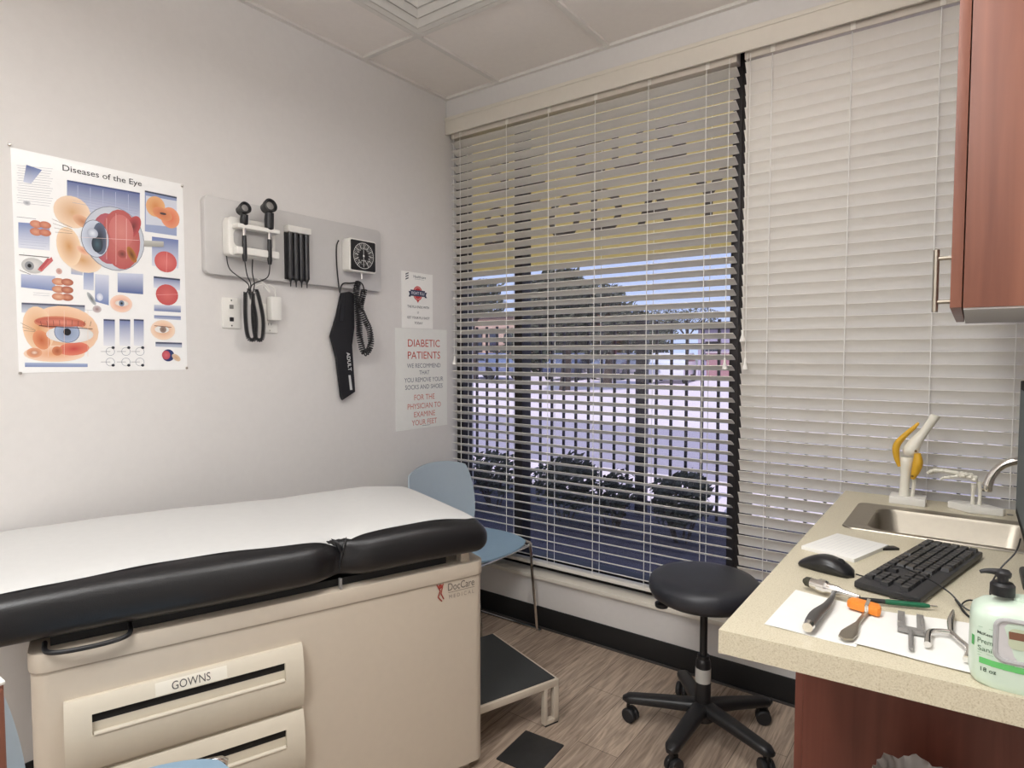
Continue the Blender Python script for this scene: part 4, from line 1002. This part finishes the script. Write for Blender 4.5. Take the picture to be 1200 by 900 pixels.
# orange taylor hammer
t = thing('reflex_hammer', 'orange triangular rubber reflex hammer with flat steel handle on the paper towel', 'reflex hammer', (-.147, 1.27, ZP))
b = prism(newbm(), [(-.024, -.018), (.022, -.030), (.027, -.026), (.027, -.010), (.022, .004), (-.018, .012), (-.026, .008), (-.030, -.010)], 0, .016, .005, Matrix.Translation((0, .068, .0005))); obj('rubber_head', b, M_orange, t)
b = prism(newbm(), [(-.0035, .055), (.0035, .055), (.0035, -.02), (.013, -.075), (.011, -.098), (0, -.106), (-.011, -.098), (-.013, -.075), (-.0035, -.02)], .002, .006, .001, Matrix.Rotation(math.radians(-6), 4, 'Z')); obj('handle', b, M_steel, t)
obj('collar', bx(newbm(), -.001, .006, .040, .080, 0, .0185, .002, mtx=Matrix.Translation((.002, 0, 0))), M_chrome, t)
# pen
t = thing('ballpoint_pen', 'green and black ballpoint pen lying above the tuning forks', 'pen', (-.10, 1.400, ZC), 0)
d = lambda a: (-.075+a*.130, -.030+a*.048, .0085)
obj('barrel', tube(newbm(), [d(.42), d(.46), d(.90), d(.97)], [.0045, .0052, .0050, .003], 12), M_green, t); obj('grip', tube(newbm(), [d(.05), d(.42)], [.0042, .0046], 12), M_black, t)
obj('tip', tube(newbm(), [d(-.05), d(.05)], [.0012, .004], 10), M_chrome, t); obj('button', tube(newbm(), [d(.97), d(1.06)], .0024, 10), M_chrome, t)
obj('clip', bx(newbm(), -.024, .024, -.0015, .0015, 0, .0018, .0005, mtx=Matrix.Translation((.010, .002, .0155)) @ Matrix.Rotation(.352, 4, 'Z')), M_black, t)
# large tuning fork (flat aluminium, two stepped prongs)
t = thing('tuning_fork', 'flat aluminium tuning fork with stepped prongs in the middle of the paper towel', 'tuning fork', (-.070, 1.275, ZP+.001), math.radians(4))
b = newbm()
for s in (-1, 1): bx(b, s*.0145-.0055, s*.0145+.0055, .0, .072, 0, .008, .001)
bx(b, -.020, .020, -.012, .002, 0, .008, .001)
for s in (-1, 1): bx(b, s*.0175-.003, s*.0175+.003, .012, .050, .0, .010, .001)
obj('prongs', b, M_silverp, t); obj('stem', tube(newbm(), [(0, -.010, .004), (0, -.085, .004), (0, -.088, .004)], [.004, .004, .003], 12), M_silverp, t)
# second instrument, three arms
t = thing('tuning_fork', 'polished steel three-armed tuning fork next to the soap bottle', 'tuning fork', (-.013, 1.290, ZP+.002), 0)
obj('stem', tube(newbm(), [(.001, .120, .005), (.0, .09, .006), (-.002, .05, .007), (0, .0, .007)], [.002, .0045, .0055, .0045], 12, smooth=3), M_chrome, t)
obj('arm', tube(newbm(), [(0, .0, .007), (-.018, -.006, .007), (-.030, -.022, .007), (-.030, -.075, .006)], [.0045, .004, .0045, .0055], 12, smooth=5), M_chrome, t)
obj('arm', tube(newbm(), [(0, .0, .007), (.010, -.022, .007), (.024, -.055, .007), (.022, -.098, .006)], [.0045, .004, .0045, .0055], 12, smooth=5), M_chrome, t)

# soap bottle
BX_, BY_ = .089, 1.178
t = thing('soap_bottle', 'pale green plastic hand sanitizer bottle with a black pump at the counter edge', 'bottle', (BX_, BY_, ZC), math.radians(4))
b = newbm(); prev = None; prof = [(.0, .93), (.004, .97), (.012, 1.0), (.055, 1.0), (.095, .995), (.108, .96), (.117, .82), (.122, .55), (.126, .34), (.131, .33)]
NB = 40
for z, k in prof:
    cur = []
    for q in range(NB):
        a = 2*PI*q/NB; c_, s_ = math.cos(a), math.sin(a); fx = k if k > .6 else k
        cur.append(b.verts.new((math.copysign(abs(c_)**.55, c_)*.078*k, math.copysign(abs(s_)**.55, s_)*.042*(k if k < .6 else min(1, k+.02)), z)))
    if prev:
        for q in range(NB): b.faces.new((prev[q], prev[(q+1) % NB], cur[(q+1) % NB], cur[q]))
    else: b.faces.new(list(reversed(cur)))
    prev = cur
b.faces.new(prev); bmesh.ops.recalc_face_normals(b, faces=list(b.faces))
body = obj('body', b, mat('soap_green', hx(208, 226, 208), .3, coat=.3), t, angle=60)
# handle recess: grey ring with an opening tone
def byy(a): # front face y of the bottle at local x = a
    c = min(.999, abs(a)/.078); ca_ = c**(1/.55); s_ = math.sqrt(max(0, 1-ca_*ca_)); return -.042*s_**.55
rg = newbm(); outer = rrect(-.050, .050, .046, .106, .012); inner = rrect(-.036, .044, .066, .096, .008)
tube(rg, [(x, byy(x)-.0005, z) for x, z in outer], .0035, 8, closed=True); obj('handle_recess', rg, mat('recess_clear', hx(178, 178, 178), .25), body)
rg = newbm(); f_ = [rg.verts.new((x, byy(x)-.0008, z)) for x, z in outer]; rg.faces.new(f_); obj('handle_wall', rg, mat('recess_pale', hx(206, 204, 204), .3), body)
rg = newbm(); f_ = [rg.verts.new((x, byy(x)-.0016, z)) for x, z in inner]; rg.faces.new(f_); obj('handle_opening', rg, mat('recess_seen_through', hx(196, 204, 176), .4), body)
rg = newbm(); f_ = [rg.verts.new((x, byy(x)-.0020, z)) for x, z in ((-.035, .080), (.043, .080), (.043, .091), (-.036, .091))]; rg.faces.new(f_); obj('handle_stripe', rg, mat('recess_brown', hx(128, 86, 66), .5), body)
p = Print(lambda a, b_, h: (a, byy(a)-.0007-h*.0003, b_))
for k in range(10): p.rect(-.068+k*.0135, -.068+(k+1)*.0135, .033-.0004*k, .042-.0004*k, (104, 196, 110) if k < 6 else (164, 216, 160), 1)
p.text('McKess', -.0625, .076, .006, (50, 70, 56), 1, .014, .017); p.text('Prem', -.062, .063, .011, (90, 120, 94), 1, .0, .017); p.text('Sani', -.062, .052, .010, (90, 120, 94), 1, .0, .016)
p.rect(-.0765, -.074, .055, .070, (84, 176, 96), 1); p.rect(-.070, -.020, .0445, .045, (120, 170, 124), 3); p.rect(-.070, -.052, .048, .0485, (120, 170, 124), 1); p.rect(-.070, -.052, .0865, .087, (140, 180, 144), 1)
p.text('18 oz', -.058, .022, .009, (60, 84, 64), 1, .008, .018); p.text('Gel', .012, .017, .007, (120, 160, 124), 1, 0)
p.build('label_print', body)
obj('pump_collar', lathe(newbm(), [(0, .129), (.0150, .130), (.0155, .133), (.0155, .145), (.0125, .149), (.007, .150), (.007, .158), (0, .159)], (-.040, 0, 0), 28), M_black, t)
b = newbm(); lathe(b, [(0, .157), (.0095, .157), (.0105, .160), (.0105, .164), (.008, .167), (0, .168)], (-.040, 0, 0), 22); tube(b, [(-.040, 0, .163), (-.052, -.001, .1635), (-.062, -.002, .1625), (-.068, -.002, .160)], [.006, .0045, .0035, .0025], 12, smooth=3); obj('pump_head', b, M_black, t)

# knee model
t = thing('knee_joint_model', 'knee joint model with white bones and yellow ligaments on a white base behind the sink', 'anatomical model', (-.152, 2.405, ZC))
obj('base', bx(newbm(), -.050, .050, -.032, .050, 0, .024, .002), M_white, t)
obj('tibia', tube(newbm(), [(-.010, 0, .02), (-.010, 0, .05), (-.008, 0, .10), (-.006, 0, .135), (-.006, 0, .152)], [.0165, .0135, .0145, .019, .017], 16, smooth=4), M_bone, t)
obj('fibula', tube(newbm(), [(.012, .006, .024), (.016, .006, .07), (.020, .004, .125)], [.006, .005, .008], 10, smooth=4), M_bone, t)
obj('femur', tube(newbm(), [(.000, 0, .160), (.004, 0, .175), (.018, 0, .205), (.040, 0, .240), (.066, 0, .288), (.068, 0, .291)], [.016, .023, .018, .0125, .0135, .012], 16, smooth=4), M_bone, t)
obj('quadriceps_tendon', tube(newbm(), [(-.026, -.006, .120), (-.034, -.006, .150), (-.036, -.006, .185), (-.020, -.006, .215), (.012, -.006, .252), (.024, -.006, .268)], [.005, .010, .012, .010, .007, .004], 12, smooth=4, flat=(1, .9)), M_yellow, t)
obj('side_ligament', tube(newbm(), [(.012, -.014, .085), (.020, -.016, .110), (.026, -.018, .140), (.024, -.018, .170)], [.006, .012, .0145, .009], 12, smooth=4), M_yellow, t)
b = newbm()
for x, z in ((.020, .178), (.012, .095)): lathe(b, [(0, 0), (.004, 0), (.003, .003), (0, .003)], seg=10, mtx=Matrix.Translation((x, -.030 if z > .1 else -.024, z)) @ Matrix.Rotation(PI/2, 4, 'X'))
obj('pin', b, mat('brass_pin', hx(120, 92, 40), .4, metal=.7), t)
# hand skeleton model
t = thing('hand_skeleton_model', 'white hand and wrist bone model bending left from a white base behind the sink', 'anatomical model', (.028, 2.405, ZC))
b = prism(newbm(), [(-.072, .010), (-.015, -.040), (.066, -.030), (.072, -.018), (.010, .045), (-.055, .040)], 0, .022, .003); obj('base', b, M_white, t)
obj('radius_bone', tube(newbm(), [(-.008, -.004, .02), (-.009, -.004, .06), (-.006, -.004, .085)], [.006, .0048, .0085], 10, smooth=4), M_bone, t)
obj('ulna_bone', tube(newbm(), [(.008, .000, .02), (.009, .0, .06), (.007, .0, .095)], [.0058, .0048, .0095], 10, smooth=4), M_bone, t)
b = newbm(); random.seed(3)
for k in range(8):
    c = Vector((-.006-.013*(k % 4)*.85, -.010+.016*(k//4), .100+.004*(k % 3)+.003*(k % 4)))
    tt_ = bmesh.new(); bmesh.ops.create_icosphere(tt_, subdivisions=2, radius=.0088)
    for v in tt_.verts: v.co = Vector((v.co.x*1.1, v.co.y, v.co.z*.9))*(1+.12*math.sin(v.co.x*700+k)) + c
    _merge(b, tt_)
obj('wrist_bones', b, M_bone, t)
for f in range(5):
    yb = -.022+.011*f; up = [.0, .012, .016, .012, .0][f]; dn = [-.012, -.002, .0, -.003, -.010][f]; L0 = [.030, .048, .050, .047, .042][f]
    st_ = Vector((-.046, yb*.8, .108+up*.5)); pts = [st_]
    segs = [L0, .030, .020, .014] if f else [.030, .022, .016]
    ang = [-.02+.1*(f == 2), .25, .7, 1.1] if f else [.45, .5, .8]
    fb = newbm()
    for ln, a in zip(segs, ang):
        q = pts[-1]+Vector((-math.cos(a), (f-2)*.02, -math.sin(a)*.75+.12))*ln*.82; pts.append(q)
    for A, B in zip(pts, pts[1:]):
        m_ = A.lerp(B, .5); tube(fb, [A, A.lerp(B, .12), m_, A.lerp(B, .9), B], [.0036, .0056, .0034, .0050, .0036], 8)
    obj('finger_bones', fb, M_bone, t)

# small white soap-dish note on the counter back: drain cap
tag(obj('hole_cover', lathe(newbm(), [(0, 0), (.008, 0), (.008, .002), (0, .003)], (.112, 2.412, ZC), 14), mat('cap_grey', hx(150, 146, 140), .4)), 'tiny grey cap on the counter right of the hand model', 'cap')

# trash bin with liner under the counter
t = thing('trash_bin', 'grey trash bin with a crumpled plastic liner in the knee space under the counter', 'trash bin', (-.052, 1.42, 0))
obj('bucket', lathe(newbm(), [(0, 0), (.066, 0), (.068, .01), (.077, .49), (.073, .49), (.065, .012), (0, .012)], seg=28), mat('bin_grey', hx(96, 94, 92), .5), t)
b = newbm(); R_ = []
for i, (r, z) in enumerate(((.081, .42), (.083, .46), (.085, .50), (.081, .518), (.074, .510), (.070, .47), (.066, .40))):
    R_.append([b.verts.new((math.cos(2*PI*k/72)*(r+.004*math.sin(k*2.1+i)*(i < 5)), math.sin(2*PI*k/72)*(r+.004*math.sin(k*2.1+i)*(i < 5)), z+.006*math.sin(k*.7)*(1 if 1 < i < 5 else 0))) for k in range(72)])
for A, B in zip(R_, R_[1:]):
    for k in range(72): b.faces.new((A[k], A[(k+1) % 72], B[(k+1) % 72], B[k]))
bmesh.ops.recalc_face_normals(b, faces=list(b.faces)); obj('liner', b, mat('liner_grey', hx(178, 172, 168), .35), t, angle=60)

# floor plate
t = thing('floor_mat', 'small black rectangular plate lying on the wood floor beside the exam table', 'mat', (-1.163, 1.690, 0), math.radians(3))
obj('plate', prism(newbm(), rrect(-.078, .078, -.094, .094, .003), 0, .004, .001), mat('plate_black', hx(40, 40, 40), .5, noise=.35, nscale=30), t)

# side cabinet at the left photo edge
t = thing('side_cabinet', 'brown fronted cabinet with a white top at the left edge of the photo', 'cabinet', (-.80, -.02, 0))
obj('body', bx(newbm(), -.15, .146, -.18, .178, 0, .985, .004), M_white, t)
obj('drawer_box', bx(newbm(), -.15, .150, -.18, .180, .985, 1.072, .002), M_cherry, t); obj('drawer_front', bx(newbm(), .150, .156, -.176, .178, .988, 1.070, .002), M_cherry, t)
obj('top', bx(newbm(), -.15, .154, -.18, .180, 1.0725, 1.0755, .001), M_white, t)

# ================================================================== OUTSIDE
def gslab(name, y0, y1, m, z=0.0, x0=-60, x1=25): return struct(name, bx(newbm(), x0, x1, y0, y1, z-.05, z), m)
gslab('mulch_bed', YO, 5.25, mat('mulch', hx(74, 70, 84), .95, noise=.6, nscale=14, bump=.8, bscale=40))
gslab('sidewalk', 5.25, 6.6, mat('concrete_pale', hx(236, 222, 222), .9, noise=.06, nscale=6))
gslab('driveway', 6.6, 11.0, mat('asphalt_grey', hx(168, 160, 170), .9, noise=.08, nscale=8))  # darker grey ground band between the two pale ones
gslab('parking_lot', 11.0, 60, mat('concrete_pale2', hx(232, 218, 220), .9, noise=.06, nscale=1))
gslab('far_ground', 60, 140, mat('far_grass', hx(110, 112, 96), .95, noise=.3, nscale=.2), x0=-140, x1=80)

# fence
FY = 4.85
t = thing('metal_fence', 'dark metal picket fence standing outside beyond the left window', 'fence', (0, FY, 0))
M_fence = mat('fence_black', hx(30, 26, 34), .5)
for z in (1.585, 1.42, .10): obj('rail', bx(newbm(), -8.3, .7, -.016, .016, z-.016, z+.016), M_fence, t)
x = onp(752, 500, 1, FY).x; posts = [x-2.43*2, x-2.43, x, x+2.43]
pk = None; ps_ = None
for px_ in posts:
    if ps_ is None: ps_ = obj('post', bx(newbm(), -.042, .042, -.04, .04, 0, 1.66, .004), M_fence, t); q = ps_
    else: q = ps_.copy(); COL.objects.link(q)
    q.location = (px_, 0, 0); q.parent = t
    for k in range(1, 19):
        xx = px_+k*2.43/19
        if xx > .65: continue
        if pk is None: pk = obj('picket', bx(newbm(), -.0105, .0105, -.009, .009, .04, 1.62), M_fence, t); s_ = pk
        else: s_ = pk.copy(); COL.objects.link(s_); s_.parent = t
        s_.location = (xx, 0, 0)

def foliage(n, cx, cy, cz, rx, ry, rz_, sz, seed):
    random.seed(seed); V = []; Fc = []
    for i in range(n):
        while True:
            p_ = Vector((random.uniform(-1, 1), random.uniform(-1, 1), random.uniform(-1, 1)))
            if p_.length < 1: break
        if p_.length > 0: p_ = p_*(p_.length**-.35)
        bump_ = 1+.18*math.sin(p_.x*5+seed)+.15*math.cos(p_.z*7+seed*2)
        c = Vector((cx+p_.x*rx*bump_, cy+p_.y*ry*bump_, cz+p_.z*rz_*bump_)); a = Vector((random.gauss(0, 1), random.gauss(0, 1), random.gauss(0, 1))).normalized()
        u = a.orthogonal().normalized()*sz*random.uniform(.6, 1.3); v = a.cross(u).normalized()*sz*random.uniform(.35, .6)
        i0 = len(V); V += [tuple(c-u), tuple(c-v), tuple(c+u), tuple(c+v)]; Fc.append((i0, i0+1, i0+2, i0+3))
    me = bpy.data.meshes.new('foliage'); me.from_pydata(V, [], Fc); return me
def mesh_obj(name, me, m, parent):
    me.materials.append(m); o_ = bpy.data.objects.new(name, me); COL.objects.link(o_); o_.parent = parent; return o_
M_leaf = mat('leaf_dark', hx(70, 76, 62), .7, noise=.4, nscale=3); M_leaf2 = mat('leaf_tree', hx(92, 94, 78), .8, noise=.5, nscale=.6); M_bark = mat('bark', hx(82, 70, 62), .9)
def shrub(label, x, y, rx, h, n, seed):
    t = thing('shrub', label, 'shrub', (x, y, 0), group=None); random.seed(seed); b = newbm()
    for k in range(7):
        a = random.uniform(0, 2*PI); rod(b, (0.05*math.cos(a), 0.05*math.sin(a), 0), (rx*.7*math.cos(a), .2*math.sin(a), h*.6), .007, 6)
    obj('stems', b, M_bark, t); mesh_obj('foliage', foliage(n, 0, 0, h*.62, rx, .28, h*.40, .032, seed), M_leaf, t)
for px0, px1, h, n, lab, sd in ((556, 604, .50, 800, 'dark leafy shrub before the fence at the far left of the window', 11), (636, 692, .52, 1300, 'dark leafy shrub before the fence right of the window mullion', 12),
                                (700, 738, .42, 520, 'sparse leafy shrub before the fence left of the fence post', 13), (768, 832, .50, 1300, 'dark leafy shrub before the fence right of the fence post', 14)):
    a, c = onp(px0, 550, 1, 4.3).x, onp(px1, 550, 1, 4.3).x; shrub(lab, (a+c)/2, 4.3, (c-a)/2*1.05, h, n, sd)

def tree(label, px, y, zc, rx, rz_, n, sz, seed, m=None):
    x = onp(px, 400, 1, y).x; t = thing('tree', label, 'tree', (x, y, 0)); b = newbm()
    tube(b, [(0, 0, 0), (.1, 0, zc*.5), (0, 0, zc)], [.22, .16, .08], 8, smooth=3)
    random.seed(seed)
    for k in range(6):
        a = k*1.05; rod(b, (0, 0, zc*.6), (rx*.6*math.cos(a), rx*.6*math.sin(a), zc+rz_*.3), .05, 6)
    obj('trunk', b, M_bark, t); mesh_obj('foliage', foliage(n, 0, 0, zc, rx, rx*.8, rz_, sz, seed), m or M_leaf2, t)
def zat(px, py, y): return onp(px, py, 1, y).z
Y = 20
tree('large dark tree rising above the fence right of the window mullion', 662, Y, zat(662, 360, Y), 1.9, zat(662, 318, Y)-zat(662, 366, Y), 9000, .12, 21)
tree('rounded tree crown joining the large tree on its right side', 712, Y+5, zat(712, 378, Y+5), 1.6, zat(712, 344, Y+5)-zat(712, 378, Y+5), 5000, .12, 22)
tree('small tree above the tan building at the far left of the window', 552, 24, zat(552, 352, 24), 1.6, 1.0, 3500, .12, 23)
tree('thin distant tree crown against the sky left of the grey building', 805, 66, zat(805, 374, 66), 3.6, 1.4, 1800, .12, 24)
tree('small distant tree between the dark trees and the white car', 765, 52, zat(765, 380, 52), 2.3, 1.3, 2200, .13, 25)
tree('low dark tree behind the parked cars in the middle of the window', 640, 34, 1.6, 3.4, 1.6, 6000, .16, 26, M_leaf)
tree('low dark tree behind the parked cars right of the middle', 735, 41, 2.2, 3.3, 1.6, 6000, .16, 27, M_leaf)
def hedge(): pass

def building(name, label, px0, px1, y, zt, m, roof_m, win=0):
    x0, x1 = onp(px0, 400, 1, y).x, onp(px1, 400, 1, y).x; t = thing(name, label, 'building', ((x0+x1)/2, y, 0)); hw = (x1-x0)/2
    obj('walls', bx(newbm(), -hw, hw, 0, 6, 0, zt), m, t); obj('roof', bx(newbm(), -hw-.2, hw+.2, -.3, 6.2, zt, zt+.25, .02), roof_m, t)
    for k in range(win):
        xw = -hw+(k+.5)*2*hw/win; w_ = obj('window', bx(newbm(), xw-hw/win*.5, xw+hw/win*.5, -.06, .0, zt*.35, zt*.75), M_alu, t); obj('pane', bx(newbm(), xw-hw/win*.45, xw+hw/win*.45, -.07, -.06, zt*.4, zt*.72), mat('pane_dark', hx(50, 56, 70), .2), w_)
building('tan_building', 'low tan building far outside at the left of the window', 520, 606, 42, zat(575, 374, 42), mat('tan_wall', hx(186, 160, 140), .9), mat('roof_brown', hx(90, 76, 72), .8), 5)
building('grey_building', 'pale lilac-grey building with dark roof line at the right of the window', 818, 935, 36, zat(840, 386, 36), mat('lilac_wall', hx(176, 166, 186), .9), M_alu, 3)
t = thing('brick_wall', 'low reddish wall in front of the grey building', 'wall', (onp(900, 420, 1, 34).x, 34, 0)); bw = onp(900, 420, 1, 34).x-onp(828, 420, 1, 34).x
obj('wall_body', bx(newbm(), -bw, bw, 0, .3, 0, zat(840, 414, 34)), mat('red_block', hx(168, 128, 130), .9, noise=.1), t); obj('cap', bx(newbm(), -bw-.05, bw+.05, -.05, .35, zat(840, 414, 34), zat(840, 414, 34)+.1), mat('cap_stone', hx(190, 176, 180), .9), t)

def car(label, px, y, col, rz=0, name='car'):
    x = onp(px, 430, 1, y).x; t = thing(name, label, 'car', (x, y, 0), rz); m = mat('paint_%d_%d_%d' % col, hx(*col), .25, coat=.5)
    prof = [(-2.2, .35), (2.2, .35), (2.25, .60), (2.15, .85), (1.2, .98), (.6, 1.40), (-1.2, 1.42), (-1.9, 1.0), (-2.2, .92), (-2.28, .6)]
    obj('body', prism(newbm(), prof, -.86, .86, .06, Matrix(((1, 0, 0, 0), (0, 0, 1, 0), (0, 1, 0, 0), (0, 0, 0, 1)))), m, t)
    for s in (-1, 1):
        obj('side_window', prism(newbm(), [(-1.6, 1.0), (1.0, 1.0), (.52, 1.32), (-1.15, 1.34)], s*.865-.004, s*.865+.004, 0, Matrix(((1, 0, 0, 0), (0, 0, 1, 0), (0, 1, 0, 0), (0, 0, 0, 1)))), mat('car_glass', hx(30, 34, 42), .1), t)
    for sx_ in (-1.4, 1.4):
        for s in (-1, 1):
            obj('wheel', lathe(newbm(), [(0, -.1), (.30, -.1), (.33, -.07), (.33, .07), (.30, .1), (0, .1)], seg=20, mtx=Matrix.Translation((sx_, s*.8, .33)) @ Matrix.Rotation(PI/2, 4, 'X')), M_rub, t)
    b = newbm()
    for s in (-.6, .6): bx(b, 2.16, 2.26, s-.16, s+.16, .64, .78, .02)
    obj('headlight', b, M_white, t)
car('white car parked far outside left of the grey building', 788, 29, (228, 228, 234), -1.35)
car('silver blue car parked beyond the fence at the far left', 572, 27, (150, 158, 184), -.3)
car('dark blue car parked beyond the fence right of the mullion', 668, 29, (60, 66, 90), -1.3)
car('dark grey car parked beyond the fence left of the fence post', 722, 31, (84, 84, 96), -1.4)

# banner
BYY = 3.2
t = thing('outdoor_banner', 'yellow banner with dark grey capitals hanging outside across the top of the window', 'banner', (-1.75, BYY, 2.27))
def banner_m():
    m = bpy.data.materials.new('banner_vinyl'); m.use_nodes = True; t_ = m.node_tree; t_.nodes.clear(); o_ = t_.nodes.new('ShaderNodeOutputMaterial')
    d_ = t_.nodes.new('ShaderNodeBsdfDiffuse'); tl = t_.nodes.new('ShaderNodeBsdfTranslucent'); mx = t_.nodes.new('ShaderNodeMixShader'); mx.inputs[0].default_value = .8
    n_ = t_.nodes.new('ShaderNodeTexNoise'); n_.inputs['Scale'].default_value = 3; c_ = t_.nodes.new('ShaderNodeValToRGB'); c_.color_ramp.elements[0].color = (*hx(255, 236, 165), 1); c_.color_ramp.elements[1].color = (*hx(255, 240, 180), 1)
    t_.links.new(n_.outputs['Fac'], c_.inputs[0]); t_.links.new(c_.outputs[0], d_.inputs[0]); t_.links.new(c_.outputs[0], tl.inputs[0]); t_.links.new(d_.outputs[0], mx.inputs[1]); t_.links.new(tl.outputs[0], mx.inputs[2]); t_.links.new(mx.outputs[0], o_.inputs[0]); return m
obj('cloth', bx(newbm(), -1.5, .86, -.001, .001, -.40, .50), banner_m(), t)
p = Print(lambda a, b_, h: (a, -.0015-h*.0004, b_))
def big(s, xc, zb, wd, sz): p.text(s, xc+1.75, zb-2.27, sz, (92, 82, 66), 1, .02, wd)
for ch, xa, xb in (('S', -2.56, -2.36), ('T', -2.27, -2.02), ('O', -2.02+.13, -1.70-.02), ('D', -1.655+.05, -1.465), ('A', -1.46+.0, -1.29), ('Y', -1.21, -.99)):
    pass
for ch, xc, wd in (('S', -2.49, .17), ('T', -2.235, .20), ('O', -1.965, .22), ('D', -1.690, .20), ('A', -1.395, .22), ('Y', -1.10, .21)): big(ch, xc, 2.035, wd, .36)
for ch, xc, wd in (('S', -2.45, .17), ('E', -2.19, .16), ('E', -1.80, .19), ('U', -1.56, .19), ('S', -1.31, .20)): big(ch, xc, 2.365, wd, .33)
p.build('lettering', t)
b = newbm()
for xx in (-1.46, -.3, .82):
    rod(b, (xx, 0, .46), (xx, -.44, .63), .004, 6)
obj('hanging_ties', b, M_cord, t)
